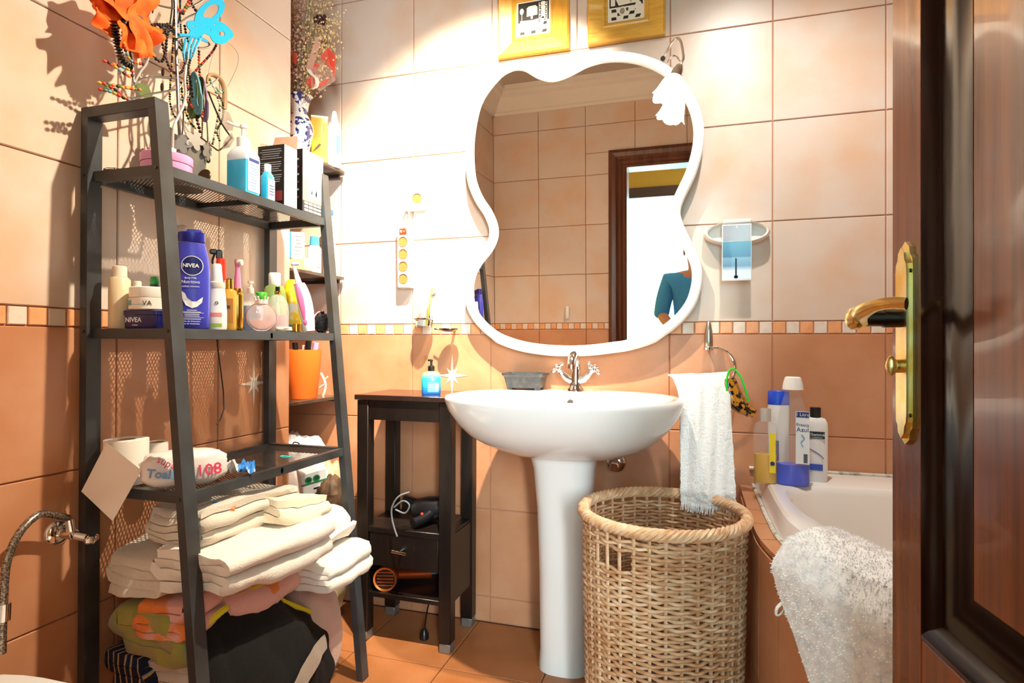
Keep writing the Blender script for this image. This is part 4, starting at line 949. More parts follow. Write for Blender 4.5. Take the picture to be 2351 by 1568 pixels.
# resting on a slim white pot so that it peeps over the cartons
tag(obj('cotton_pad_tube', MB().lathe([(.016, 0), (.0165, .002), (.0165, zz-.0158-Z1)], n=18), FROST, loc=(pkb.location.x, pkb.location.y, Z1)), 'white tube under the pink ball behind the cartons', 'tube')
# pink round tin
p, k = spot(383, 388, -1.165, Z1)
pt = thing('pink_tin', 'round pink lidded tin at the near end of the top shelf', 'tin', p)
rt = 52*k; ht = 47*k
PKT = mat('tin_pink', 'df9ac6', .4)
obj('tin', MB().lathe([(rt*.98, 0), (rt, .002), (rt, ht*.55), (rt*.97, ht*.57)], n=40), PKT, pt); obj('lid', MB().lathe([(rt*1.02, ht*.58), (rt*1.03, ht*.6), (rt*1.03, ht*.97), (rt*1.0, ht)], n=40), PKT, pt)
# grey metal pot with flower cut-outs
p, k = spot(420, 372, -1.222, Z1)
mp_ = thing('metal_flower_pot', 'grey metal pot with flower cut-outs holding the jewellery tree', 'pot', p)
GM = mat('grey_zinc', '8d8880', .45, metal=.5)
rp = .056; hp = .118
obj('pot', MB().lathe([(rp*.8, 0), (rp*.82, .002), (rp*1.0, hp), (rp*.97, hp), (rp*.79, .006)], n=36), GM, mp_)
def flower_plate(c, r, n, m, parent, mtx):
    pts = []
    for i in range(60):
        a = 2*PI*i/60; pts.append((r*(.55+.45*abs(cos(a*n/2)))*cos(a), r*(.55+.45*abs(cos(a*n/2)))*sin(a)))
    return obj('metal_flower', MB().prism(pts, 0, .001, mtx, c), m, parent, smooth=0)
for i in range(6):
    a = -PI/2+(i-2.5)*.5; d = V((cos(a), sin(a), 0)); mtx = Matrix(((-sin(a), 0, cos(a)), (cos(a), 0, sin(a)), (0, 1, 0)))
    flower_plate(d*(rp*1.01+.002)+V((0, 0, hp*(.82+.12*(i % 2)))), .024, 5, GM, mp_, mtx)
    a += PI; d = V((cos(a), sin(a), 0)); mtx = Matrix(((-sin(a), 0, cos(a)), (cos(a), 0, sin(a)), (0, 1, 0)))
    flower_plate(d*(rp*1.01+.002)+V((0, 0, hp*(.82+.12*(i % 2)))), .024, 5, GM, mp_, mtx)
tag(obj('silver_bangle', MB().tube([(.021*cos(a), .021*sin(a), .003) for a in [i*PI/16 for i in range(32)]], .003, 8, closed=True), CHROME, loc=spot(266, 384, -1.245, Z1)[0]), 'small silver bangle lying on the top shelf corner', 'bangle')
# disc pendant leaning and a wooden stick on the shelf
p, k = spot(470, 398, -1.135, Z1)
tag(obj('bronze_disc', MB().lathe([(0, 0), (.019, 0), (.02, .002), (.019, .004), (0, .004)], m=Matrix.Rotation(1.35, 3, 'X'), n=24), mat('aged_bronze', '4a3c26', .4, metal=.7), loc=p+V((0, 0, .019))), 'dark bronze disc pendant leaning on the top shelf edge', 'pendant')
tag(obj('wooden_stick', MB().tube([(0, -.03, .005), (0, .03, .006)], .004, 8), mat('pale_wood', 'c9955c', .6), loc=spot(452, 392, -1.125, Z1)[0]), 'short pale wooden stick lying beside the bronze disc', 'stick')
# ------------------------------------------------------------------ jewellery tree and what hangs on it
JX = -1.20
def J(px, py, dx=0.): return at(px, py, x=JX+dx)
jb = V((mp_.location.x, mp_.location.y, Z1+.007))
jt = thing('jewellery_tree', 'bare silver wire jewellery tree standing in the grey metal pot', 'jewellery stand', jb)
SIL = mat('silver_wire', '8e8c8a', .3, metal=1)
def wire(pts, r=.0022, m=SIL, nm='branch'): return obj(nm, MB().tube([q-jb for q in spline(pts, 6)], r, 7), m, jt)
obj('trunk', MB().tube([q-jb for q in spline([jb, J(412, 300), J(408, 200), J(404, 100), J(402, 0), J(400, -70)], 6)], .004, 8), SIL, jt)
wire([J(409, 180), J(380, 178), J(345, 178), J(318, 185), J(308, 195)]); wire([J(308, 190), J(322, 165), J(336, 145), J(342, 120), J(338, 75), J(325, 42), J(306, 36), J(295, 52), J(294, 90), J(304, 150), J(307, 188)], .0026)
wire([J(340, 88), J(312, 78), J(296, 72)]); wire([J(409, 175), J(406, 165), J(412, 140)]); wire([J(408, 210), J(425, 180), J(428, 150), J(424, 120), J(410, 95)])
wire([J(405, 90), J(430, 85), J(468, 90), J(481, 104), J(470, 110), J(455, 110)], .0026); wire([J(402, 20), J(360, 10), J(330, -20)]); wire([J(402, 30), J(450, 10), J(480, -10)])
wire([J(410, 230), J(450, 215), J(490, 190), J(505, 175)]); wire([J(404, 60), J(430, 40), J(455, 30)]); wire([J(408, 205), J(350, 215), J(300, 225), J(240, 200)])
# white flex stem with pump head
p, k = spot(396, 330, -1.165, Z1+47*mpp(spot(383, 388, -1.165, Z1)[0]))
fs_ = thing('grey_hose', 'grey flexible hose with white base standing on the pink tin', 'hose', p)
K = lambda px, py: at(px, py, x=-1.165)-p
obj('base_knob', MB().lathe([(.011, 0), (.011, .004), (.008, .007), (.008, .022), (.005, .024)], n=16), WHITE, fs_)
obj('stem', MB().tube(spline([V((0, 0, .02)), K(398, 296), K(408, 270), K(421, 243), K(426, 215), K(424, 185), K(427, 150)], 6), .003, 8), mat('hose_grey', 'a9a39c', .4), fs_)
# beaded strands
BC = {'r': mat('bead_red', 'c23426', .3), 'o': mat('bead_orange', 'dd7a2a', .3), 'y': mat('bead_ochre', 'c59a2c', .3), 'b': mat('bead_brown', '3b2116', .35), 'k': mat('bead_black', '15110f', .25), 't': mat('bead_teal', '5f9aa0', .3), 'g': mat('bead_green', '4f6b2c', .35), 'p': mat('bead_pearl', 'ded4c2', .25), 'm': mat('bead_maroon', '5a1a16', .35), 'v': mat('bead_violet', '8a7590', .3)}
def strand(label, px, cols, r=.0034, closed=False, disc=1., name='bead_necklace', dx=0.):
    pts = spline([J(*q) if len(q) == 2 else J(q[0], q[1], q[2]) for q in px], 10, closed); o0 = pts[0].copy(); L_ = [0.]
    for a, b in zip(pts, pts[1:]): L_.append(L_[-1]+(b-a).length)
    s = 0; i = 0; n_ = 0; mb = MB(); mi = []; used = []
    step = 2*r*disc*1.02
    while s < L_[-1]:
        while i < len(L_)-2 and L_[i+1] < s: i += 1
        t = (s-L_[i])/max(1e-6, L_[i+1]-L_[i]); q = pts[i].lerp(pts[i+1], t); d = (pts[i+1]-pts[i]).normalized()
        f0 = len(mb.f); mb.ball(q-o0, r, 7, 5, (1, 1, disc), d.to_track_quat('Z', 'Y').to_matrix()); c = cols[n_ % len(cols)]
        if c not in used: used.append(c)
        mi += [used.index(c)]*(len(mb.f)-f0); n_ += 1; s += step
    me = mb.mesh(name)
    for c in used: me.materials.append(BC[c])
    me.polygons.foreach_set('material_index', mi)
    o = link(name, me, None, fix=False, smooth=80, loc=o0); return tag(o, label, 'necklace', 'bead strands on the jewellery tree')
strand('thick strand of black disc beads against the orange flower', [(262, 58), (268, 90), (274, 120), (284, 142), (300, 155)], 'kbk', .0085, disc=.35)
strand('beads in red, yellow and teal hanging inside the wire loop', [(282, 75, .01), (283, 95, .01), (290, 120, .01), (302, 140, .01), (330, 148, .01)], 'ytryrbt', .0036)
strand('flat loop of red and orange beads pointing left above', [(240, 140), (262, 148), (285, 155), (305, 165), (300, 176), (280, 165), (262, 152), (244, 142)], 'rbomty', .0038, disc=1.4)
strand('flat loop of red and ochre beads pointing left in the middle', [(228, 190), (252, 194), (280, 200), (322, 206), (300, 202), (270, 196)], 'yrgoby', .0038, disc=1.4)
strand('flat loop of multicoloured beads pointing left below', [(230, 205), (258, 212), (285, 225), (305, 232), (290, 226), (262, 204), (240, 196)], 'rgtyrb', .0038, disc=1.4)
strand('string of dark metal beads hanging in a loop by the trunk', [(342, 60), (345, 90), (348, 115), (358, 135), (372, 140), (380, 120), (382, 90), (384, 60)], 'kbk', .0040, True)
strand('cluster of black beads high on the trunk', [(368, 60), (378, 66), (388, 70), (392, 62), (384, 56), (374, 62), (370, 72), (384, 76)], 'kkb', .0045, True)
strand('long red and black bead chain crossing the blue clip', [(502, 50), (500, 75), (497, 100), (492, 112), (483, 125), (470, 140), (456, 155), (445, 168), (436, 178)], 'krmrkb', .0034, dx=.02)
strand('dark red bead chain hanging straight under the blue clip', [(457, 118), (457, 140), (458, 165), (460, 185), (463, 210), (465, 240), (464, 270)], 'mbrrog', .0036)
strand('orange and brown beads running up to the top edge', [(405, 15), (418, 30), (425, 20), (440, -5), (452, -30)], 'orbog', .0050)
strand('small red and crimson beads draped over the teal bangles', [(430, 200), (428, 225), (438, 242), (448, 250), (460, 256)], 'rmro', .0038)
strand('black and ochre cords of tiny beads down the trunk', [(402, 10), (400, 60), (396, 120), (392, 180), (390, 230), (398, 262), (410, 275)], 'kbyk', .0028)
strand('thin black chain right of the trunk', [(414, 0), (414, 50), (420, 110), (432, 160), (436, 210), (430, 260)], 'kkb', .0024)
strand('pearl and green beads hanging at the right of the tree', [(492, 200), (500, 225), (505, 245), (500, 270), (495, 300), (488, 330), (482, 350)], 'ppgpb', .0032)
strand('pale crystal beads on the right branch', [(478, 175), (488, 195), (498, 205), (508, 212), (516, 206)], 'pgt', .0042)
strand('brown cord with a yellow wooden bead hanging over the shelf edge', [(465, 270), (464, 300), (463, 330), (464, 348)], 'bbm', .0024)
tag(obj('wooden_bead', MB().ball((0, 0, 0), .0062, 14, 8), mat('yellow_wood', 'c9962e', .4), loc=J(465, 357)), 'round yellow wooden bead at the end of the brown cord', 'bead')
strand('dark chain from the bead down to the bronze disc', [(465, 362), (467, 372), (469, 382), (470, 388)], 'kb', .0018)
strand('black bead chain knotted beside the blue claw teeth', [(424, 60), (430, 90), (440, 110), (436, 140), (428, 175), (432, 205)], 'kkbk', .0034)
strand('brown and black strand looping low round the trunk', [(372, 95), (380, 130), (392, 160), (412, 168), (424, 150), (420, 120), (408, 105)], 'bkm', .0036)
strand('dark strand with gold beads hanging to the pot rim', [(416, 190), (420, 230), (428, 262), (440, 285), (452, 296)], 'kyk', .0034)
strand('maroon and black strand behind the bangles', [(438, 180), (442, 215), (448, 250), (455, 285), (462, 310)], 'mkmb', .0044)
strand('black strand at the very top right of the tree', [(428, -20), (440, 10), (452, 30), (446, 52), (430, 62)], 'kkb', .0042)
strand('grey-green strand on the lower right of the tree', [(500, 215), (512, 240), (510, 275), (498, 300), (505, 325)], 'gbk', .0030)
# bangles and sunglasses in the bunch on the right
for i, (px, py, rx, rz_, cn, lab) in enumerate(((452, 215, .011, .045, 't', 'teal glass bangle hanging edge-on in the bunch'), (458, 225, .010, .05, 'k', 'black bangle hanging behind the teal one'), (468, 230, .009, .048, 'v', 'lilac bangle hanging at the right of the bunch'), (446, 232, .008, .042, 'g', 'olive green bangle at the left of the bunch'))):
    c = J(px, py, .012-.006*i); ang = .5+i*.25
    tag(obj('bangle', MB().tube([(rx*cos(a), rx*.6*sin(a)*(1 if i % 2 else -1), rz_*sin(a)) for a in [j*PI/18 for j in range(36)]], .0036, 8, closed=True, flat=2.0), BC[cn], loc=c), lab, 'bangle', 'bangles on the jewellery tree')
c = J(500, 270, .015)
sg = thing('sunglasses', 'grey tinted sunglasses hanging folded from the right branch', 'sunglasses', c)
G_ = lambda px, py, d=0: J(px, py, .015+d)-c
LENS = mat('tinted_lens', '6f665c', .1, alpha=.72)
obj('lens', MB().add([G_(508, 250), G_(526, 258), (G_(537, 285)), G_(534, 300), G_(520, 300), G_(510, 280)], [(0, 1, 2, 3, 4, 5)]), LENS, sg, smooth=0); obj('lens', MB().add([G_(518, 318, .01), G_(532, 304, .01), G_(538, 320, .01), G_(528, 338, .01), G_(508, 344, .01), G_(512, 330, .01)], [(0, 1, 2, 3, 4, 5)]), LENS, sg, smooth=0)
obj('temple', MB().tube(spline([G_(478, 210), G_(490, 240), G_(510, 285), G_(533, 318)], 5), .0022, 7), BLACKP, sg); obj('temple', MB().tube(spline([G_(437, 305), G_(460, 315), G_(490, 338), G_(505, 344), G_(530, 318)], 5), .0022, 7), mat('temple_brown', '4c3726', .3), sg)
c = J(490, 185, .02)
hb_ = tag(obj('hair_band', MB().tube([q-c for q in spline([J(475, 190), J(478, 175), J(490, 172), J(505, 182), J(514, 200), J(516, 230), J(514, 250)], 6)], .0032, 8, flat=2), mat('band_tan', '9a7650', .5), loc=c), 'tan curved hair band on the right branch', 'hair band')
c = J(535, 120); tag(obj('thin_wire_loop', MB().tube([q-c for q in spline([J(475, 190), J(482, 150), J(495, 110), J(515, 98), J(532, 105), J(546, 125), J(545, 150), J(530, 185), J(522, 200)], 6)], .0006, 5), SIL, loc=c), 'very thin wire loop standing off the right side of the tree', 'wire')
for i, (x_, y0_, y1_, lab) in enumerate(((392, -30, 55, 'black leather cord hanging left of the trunk top'), (397, -30, 75, 'second black leather cord beside the trunk'), (410, -30, 62, 'dark cord knotted right of the trunk'), (352, -30, 30, 'thin black cord hanging near the orange flower'), (418, 215, 330, 'thin dark cord hanging down the middle of the tree'), (474, 270, 378, 'thin dark cord reaching down to the shelf'))):
    c = J(x_, y0_); tag(obj('leather_cord', MB().tube([q-c for q in spline([J(x_, y0_), J(x_+3, (y0_+y1_)/2), J(x_-2, y1_)], 8)], .0016, 6), BC['k'], loc=c), lab, 'cord', 'cords on the jewellery tree')
c = J(394, 250, .004)
for i, (px, py, lab) in enumerate(((374, 165, 'dark oval pendant beside the trunk upper'), (372, 200, 'dark oval pendant beside the trunk lower'))):
    tag(obj('oval_pendant', MB().ball((0, 0, 0), .008, 10, 8, (.6, .35, 1.3)), mat('dark_horn', '3a2b1c', .3), loc=J(px, py)), lab, 'pendant')
# orange fabric flower
c = J(285, 50, -.012)
of = thing('orange_fabric_flower', 'big orange fabric flower at the top left of the jewellery tree', 'flower', c)
ORF = mat('orange_fabric', 'f26a12', .75, noise=(40, 'e05208', 3, .4, .7), sss=.15)
rr_ = random.Random(5); kj = mpp(c)
for i, (a, L_, w_) in enumerate(((1.35, 95, 46), (.65, 80, 40), (2.1, 88, 44), (2.75, 70, 30), (3.6, 84, 30), (-.5, 70, 36), (4.6, 76, 34), (-1.1, 78, 30))):
    L_ *= kj; w_ *= kj
    def pf(u, v):
        s = (v-.5)*2; wd = w_*sin(min(1., .12+u*1.1)*PI*.62)*(1+.15*sin(u*9+i)); r = L_*u
        x = r; y = s*wd; z = .016*sin(u*2.2+i)+.012*sin(s*4+u*5+i*1.3)*u+.010*abs(s)*u
        yy = x*cos(a)-y*sin(a); zz_ = x*sin(a)+y*cos(a)
        return (z+.006*i*.3, yy, zz_)
    obj('petal', MB().grid(pf, 12, 10, thick=.0006), ORF, of, smooth=80)
obj('flower_centre', MB().ball((.01, 0, -.012), .018, 14, 8, (.5, 1, 1)), BC['k'], of)
obj('leaf', MB().grid(lambda u, v: tuple(V(J(312+38*u-16*(v-.5)*sin(u*PI), 190+38*u+22*(v-.5)*sin(u*PI)))-c), 8, 4, thick=.0006), mat('fabric_leaf', '54622a', .7), of)
# blue butterfly hair claw
c = J(470, 80, .018)
bc_ = thing('blue_hair_claw', 'turquoise butterfly shaped hair claw clipped to the tree', 'hair clip', c)
TQ = mat('turquoise_plastic', '1fa6d6', .2, coat=.5)
def ringpoly(out, hole):
    "flat plate with one hole, joined by a quad strip"
    n_ = len(out); return [(i, (i+1) % n_, n_+(i+1) % n_, n_+i) for i in range(n_)]
def wing(cx, cy, rx, ry, rot, hole):
    o_, h_ = [], []
    for i in range(28):
        a = 2*PI*i/28
        for r_, L__ in ((1, o_), (hole, h_)):
            x, y = rx*r_*cos(a)+(rx*.12 if r_ < 1 else 0), ry*r_*sin(a); L__.append((cx+x*cos(rot)-y*sin(rot), cy+x*sin(rot)+y*cos(rot)))
    pts = [J(x, y, .018+.012*sin((x-430)/60)) - c for x, y in o_+h_]; n_ = 28
    b_ = [q+V((.0022, 0, 0)) for q in pts]; N_ = 2*n_
    fs = []
    for i in range(n_):
        j = (i+1) % n_; fs += [(i, j, n_+j, n_+i), (N_+n_+i, N_+n_+j, N_+j, N_+i), (i, N_+i, N_+j, j), (n_+i, n_+j, N_+n_+j, N_+n_+i)]
    return MB().add(pts+b_, fs)
for a in ((480, 30, 42, 24, -.75, .5), (492, 66, 46, 20, .42, .55), (462, 66, 34, 14, -.55, .35), (505, 78, 24, 24, .3, .3), (445, 62, 20, 12, .6, .3)): obj('wing', wing(*a), TQ, bc_)
for i in range(4): obj('claw_tooth', MB().tube([J(450-12*i+12, 84+2*i, .02)-c, J(440-9*i+8, 112+4*i, .028)-c, J(430-6*i+12, 132+3*i, .02)-c], .003, 6, rr=[.0034, .003, .0015]), TQ, bc_)
obj('claw_bar', MB().tube([J(410, 80, .018)-c, J(440, 82, .02)-c, J(475, 95, .018)-c], .004, 8), TQ, bc_)
# ------------------------------------------------------------------ middle shelf goods
def cp(cx, cz, w, h, R, y0, n=8):
    "curved label patch bent round a vertical cylinder of radius R, front at y0"
    return MB().grid(lambda u, v: (cx+(u-.5)*w, y0+R-R*cos((cx+(u-.5)*w)/R), cz+(v-.5)*h), n, 2)
def cdisc(cx, cz, r, R, y0, r2=0., n=28):
    f = lambda q, a: (cx+q*cos(a), y0+R-R*cos((cx+q*cos(a))/R), cz+q*sin(a)); mb = MB()
    vs = [f(r, 2*PI*i/n) for i in range(n)]+[f(r2, 2*PI*i/n) for i in range(n)]
    return mb.add(vs, [(i, (i+1) % n, n+(i+1) % n, n+i) for i in range(n)]+([tuple(range(n, 2*n))] if r2 == 0. else []))
def lotion():
    p, k = spot(439, 755, -1.085, Z2); t = thing('body_lotion_bottle', 'tall blue body lotion bottle standing on the middle shelf', 'bottle', p, face(p)-.08)
    BLU = mat('lotion_blue', '3a3cae', .35, noise=(8, '4247bd', 2, .3, .7)); DBL = mat('lotion_cap', '23268a', .3); NV = mat('lotion_navy', '151763', .4)
    b = obj('bottle', ell_loft([(35*k, 19*k, 0), (38*k, 21*k, 3*k), (38.5*k, 22*k, 40*k), (39*k, 22*k, 100*k), (38*k, 21.5*k, 140*k), (35*k, 20*k, 166*k), (30*k, 18*k, 186*k), (27*k, 16.5*k, 197*k)], 36), BLU, t, smooth=50)
    obj('cap', ell_loft([(27*k, 16.5*k, 199*k), (28.5*k, 17*k, 200*k), (28*k, 17*k, 220*k), (25*k, 15*k, 222*k)]), DBL, t, smooth=35); obj('flip_lid', MB().box((6*k, -3*k, 223*k), (30*k, 22*k, 8*k), b=2*k), DBL, t)
    R = 65*k; y = -22.3*k; e = .0004
    d = obj('logo_disc', cdisc(3*k, 143*k, 21*k, R, y-e), NV, b, smooth=0); obj('logo_ring', cdisc(3*k, 143*k, 22.5*k, R, y-2*e, 21*k), LW, b, smooth=0)
    T = lambda s, z, sz, x=3., **kw: text('print_text', s, sz*k, LW, b, (x*k*0, y-2.5*e, z*k), wrap=R, **kw)
    T('NIVEA', 143, 12, bold=.0003); T('Body Milk', 115, 6); T('Nutritivo', 106, 10); T('cuidado intensivo', 96, 5.2)
    sw = [(-22, 86), (-14, 80), (-10, 70), (0, 62), (10, 63), (22, 73), (20, 60), (10, 50), (0, 47), (-12, 53), (-19, 66)]
    obj('print_swoosh', MB().add([((x+3)*k, y-2*e+R-R*cos((x+3)*k/R), z*k) for x, z in sw], [tuple(range(len(sw)))]), LW, b, smooth=0)
    for z, w in ((42, 20), (38, 36), (22, 36), (33, 30), (29, 30)): obj('print_line', cp(3*k, z*k, w*k, 1.4*k, R, y-2*e), LW, b, smooth=0)
    for z in (36.3, 25.5): obj('label_box_edge', cp(3*k, z*k, 48*k, .7*k, R, y-2*e), LW, b, smooth=0)
    T('Aceite de Almendra', 17, 5); T('Óleo de Amêndoa', 11.5, 5)
lotion()
def simple(name, label, cat, px, py, x, parts, rz=None, z=None, group=None):
    "parts: (name, levels[(a,b,h)] in px, material)"
    p, k = spot(px, py, x, Z2 if z is None else z); t = thing(name, label, cat, p, face(p) if rz is None else rz, group)
    for nm, lv_, m in parts: obj(nm, ell_loft([(a*k, b*k, h*k) for a, b, h in lv_], 24), m, t, smooth=45)
    return t, k
BEIGE = mat('cream_plastic', 'd8c6a2', .35); IV = mat('ivory_cap', 'e6dcc8', .35); GOLD = mat('gold_metal', 'c99a3c', .2, metal=1); GOLDG = mat('gold_glass', 'c8983a', .12, coat=.5)
simple('cream_roll_bottle', 'tall cream cylinder bottle at the near end of the middle shelf', 'bottle', 274, 752, -1.235, [('body', [(21, 21, 0), (22, 22, 2), (22, 22, 112), (17, 17, 118)], BEIGE), ('cap', [(14, 14, 118), (15, 15, 119), (14.5, 14.5, 142), (12, 12, 144)], IV)])
# square blue tin and white jar on it
p, k = spot(345, 755, -1.165, Z2)
tn = thing('blue_cream_tin', 'dark blue rounded cream tin on the middle shelf', 'tin', p, .12)
TNB = mat('tin_navy', '1a1d5c', .3, coat=.3)
tb_ = obj('tin', loft([(rrect(43*k, 30*k, 10*k, 5), 0), (rrect(44*k, 31*k, 10*k, 5), 2*k), (rrect(44*k, 31*k, 10*k, 5), 30*k)]), TNB, tn, smooth=40); obj('lid', loft([(rrect(46*k, 33*k, 10*k, 5), 31*k), (rrect(46*k, 33*k, 10*k, 5), 40*k), (rrect(43*k, 30*k, 10*k, 5), 42*k)]), TNB, tn, smooth=40)
text('print_text', 'NIVEA', 15*k, LW, tb_, (-16*k, -31.6*k, 19*k), bold=.0003); text('print_text', 'creme', 6*k, LW, tb_, (-12*k, -31.6*k, 8*k))
j = thing('white_cream_jar', 'round white cream jar stacked on the blue tin', 'jar', p+V((0, 0, 42.2*k)), .12)
jb_ = obj('jar', MB().lathe([(40*k, 0), (43*k, 2*k), (43*k, 26*k), (40*k, 28*k)], n=36), mat('jar_white', 'ece6d8', .3), j); obj('lid', MB().lathe([(42*k, 28*k), (42.5*k, 29*k), (42*k, 50*k), (39*k, 52*k)], n=36), mat('jar_lid', 'f3efe4', .25), j)
obj('label_square', cp(-28*k, 15*k, 10*k, 12*k, 43*k, -43.4*k), mat('label_teal', '6fb0ae', .5), jb_, smooth=0); obj('label_square', cp(-16*k, 15*k, 7*k, 12*k, 43*k, -43.4*k), MATS['label_teal'], jb_, smooth=0)
obj('print_line', cp(6*k, 11*k, 34*k, 1*k, 43*k, -43.4*k), MATS['label_teal'], jb_, smooth=0)
text('print_text', 'VA', 15*k, mat('print_dark', '23363a', .5), jb_, (24*k, -43.5*k+6.7*k, 14*k), wrap=43*k).rotation_euler = (0, 0, .56)
zj = p.z+94.3*k
gk = thing('green_capped_pot', 'tiny pot with green knob cap standing on the white jar', 'pot', V((p.x-.002, p.y+.012, zj)))
obj('pot', MB().lathe([(9*k, 0), (10*k, 1*k), (10*k, 8*k)], n=18), mat('pot_dark', '2a2f2a', .4), gk); obj('cap', MB().lathe([(8*k, 8*k), (9*k, 9*k), (10*k, 16*k), (8*k, 26*k), (0, 28*k)], n=14), mat('cap_green', '2f9a48', .4), gk)
tag(obj('cream_pot', MB().lathe([(7*k, 0), (8*k, 1*k), (8*k, 11*k), (6*k, 13*k)], n=16), IV, loc=V((p.x-.012, p.y-.022, zj))), 'tiny cream pot standing on the white jar', 'pot')
# deodorant and red spray behind
t, k = simple('white_roll_on', 'white roll-on bottle with pink and green bands right of the blue lotion', 'bottle', 497, 755, -1.075, [('body', [(20, 14, 0), (22, 15, 3), (22, 15, 40), (19, 14, 78), (17, 14, 94)], mat('rollon_white', 'f3efeb', .3)), ('collar', [(17, 14, 94), (18.5, 15, 96), (18, 15, 108), (13, 12, 110)], IV), ('cap', [(12.5, 12, 110), (13, 12, 111), (10, 10, 148), (8, 8, 151)], mat('rollon_cap', 'f1e9dd', .3))])
for z, h, c in ((34, 9, 'e58a82'), (10, 8, '8db04a')): obj('label_band', cp(-2*k, z*k, 26*k, h*k, 32*k, -15.4*k), mat('band_'+c, c, .5), t, smooth=0)
text('print_text', 'o', 16*k, BLACKP, t, (0, -15.6*k, 62*k), wrap=32*k)
p, k = spot(507, 752, -1.14, Z2)
rs = thing('red_spray_bottle', 'red spray bottle with black trigger nozzle behind the roll-on', 'bottle', p, face(p))
RED = mat('spray_red', 'e2371f', .3)
obj('bottle', ell_loft([(17*k, 12*k, 0), (19*k, 13*k, 3*k), (19*k, 13*k, 95*k), (13*k, 11*k, 118*k), (11.5*k, 11*k, 122*k), (10*k, 10*k, 165*k)], 24), RED, rs, smooth=40)
for i in range(6): obj('stripe', cp((-10+4.5*i)*k, 104*k, 1.6*k, 22*k, 28*k, -13.2*k, 2), LW, rs, smooth=0)
obj('nozzle', MB().box((-4*k, 0, 174*k), (14*k, 12*k, 22*k), b=3*k).box((-16*k, 0, 180*k), (16*k, 10*k, 12*k), b=3*k).tube(spline([(-14*k, 0, 174*k), (-18*k, 0, 158*k), (-14*k, 0, 146*k)], 4), 2.4*k, 8), BLACKP, rs)
# gold bottles, brush head
t, k = simple('gold_label_bottle', 'gold flask with amber label beside the roll-on', 'bottle', 526, 755, -1.082, [('body', [(15, 12, 0), (16, 13, 2), (16, 13, 88), (9, 9, 94)], GOLDG), ('cap', [(8, 8, 94), (9, 9, 95), (8.5, 8.5, 116), (6, 6, 118)], GOLD)])
obj('label', cp(-2*k, 44*k, 20*k, 56*k, 22*k, -13.4*k), mat('label_amber', 'a06a2a', .5), t, smooth=0); obj('print_mark', cp(-2*k, 52*k, 8*k, 8*k, 22*k, -13.7*k), BC['b'], t, smooth=0)
simple('slim_gold_bottle', 'slim gold metal bottle right of the gold flask', 'bottle', 546, 755, -1.078, [('body', [(11, 10, 0), (12, 11, 2), (12, 11, 80), (9, 9, 86)], GOLD), ('cap', [(9, 9, 86), (9.5, 9.5, 87), (9, 9, 96)], GOLD)])
p, k = spot(545, 754, -1.125, Z2)
ph = thing('pink_toothbrush', 'pink electric toothbrush standing upright behind the gold bottles', 'toothbrush', p, face(p))
PKP = mat('brush_pink', 'd98ab0', .35)
obj('handle', MB().lathe([(10*k, 0), (11*k, 2*k), (11*k, 78*k), (8*k, 94*k)], n=18), mat('brush_pinkwhite', 'f0dde2', .35), ph)
obj('neck', MB().lathe([(8*k, 94*k), (7*k, 120*k), (5*k, 142*k), (6*k, 150*k), (7*k, 158*k), (6*k, 164*k)], n=14), PKP, ph); obj('bristle_head', MB().tube([(0, 0, 157*k), (9*k, -5*k, 157*k)], 7*k, 12), IV, ph)
# blue/white bottle with beige pump, green caps behind
t, k = simple('blue_lotion_flask', 'see-through flask of pale blue lotion on the middle shelf', 'bottle', 575, 756, -1.095, [('lotion', [(14, 9, 1), (15, 10, 3), (15, 10, 58)], mat('pale_blue_lotion', '8fb9dd', .3)), ('bottle', [(15.5, 10.5, 0), (17, 12, 2), (17, 12, 76), (13, 10, 84), (8, 8, 86)], CLEARP), ('pump', [(7, 7, 86), (7.5, 7.5, 87), (7, 7, 98), (4, 4, 100), (3, 3, 108), (6, 5, 109), (6, 5, 114)], IV)])
simple('green_cap_bottle', 'small bottle with bright green cap behind the round perfume', 'bottle', 600, 754, -1.15, [('body', [(13, 11, 0), (14, 12, 2), (14, 12, 74)], FROST), ('cap', [(12, 11, 74), (13, 12, 75), (13, 12, 89), (10, 10, 91)], mat('cap_bright_green', '4fb83a', .35))])
simple('green_tonic_bottle', 'green tonic bottle with white cap behind the dome perfume', 'bottle', 630, 754, -1.14, [('body', [(24, 16, 0), (26, 17, 3), (26, 17, 80), (20, 14, 104), (13, 12, 108)], mat('tonic_green', '8aa05a', .15, alpha=.85)), ('cap', [(12.5, 12, 108), (13, 12.5, 109), (13, 12.5, 134), (11, 11, 136)], mat('tonic_cap', 'f1ece4', .35))])
# round perfume
p, k = spot(600, 757, -1.068, Z2)
rp_ = thing('round_perfume', 'round flat pink perfume bottle with crown cap on the middle shelf', 'perfume', p, face(p))
Rm = Matrix.Rotation(PI/2, 3, 'X'); r0 = 32*k
obj('glass', MB().lathe([(r0*.8, -11*k), (r0*.97, -9*k), (r0, 0), (r0*.97, 9*k), (r0*.8, 11*k)], (0, 0, r0), 40, m=Rm), mat('perfume_glass', 'f6dcd6', .04, alpha=.42, spec=.9), rp_, smooth=30)
obj('perfume', MB().add([(r0*.86*cos(a), s*7*k, r0+r0*.86*sin(a)) for s in (-1, 1) for a in [PI+.25+i*(PI-.5)/14 for i in range(15)]], [tuple(range(15)), tuple(range(15, 30))]+[(i, (i+1) % 15, 15+(i+1) % 15, 15+i) for i in range(15)]), mat('perfume_pink', 'f3b39a', .15, alpha=.85), rp_, smooth=0)
obj('ring', MB().tube([(r0*1.0*cos(a), 0, r0+r0*1.0*sin(a)) for a in [i*PI/20 for i in range(40)]], 1.6*k, 6, closed=True), mat('perfume_rim', 'd9a8a4', .1, metal=.5), rp_)
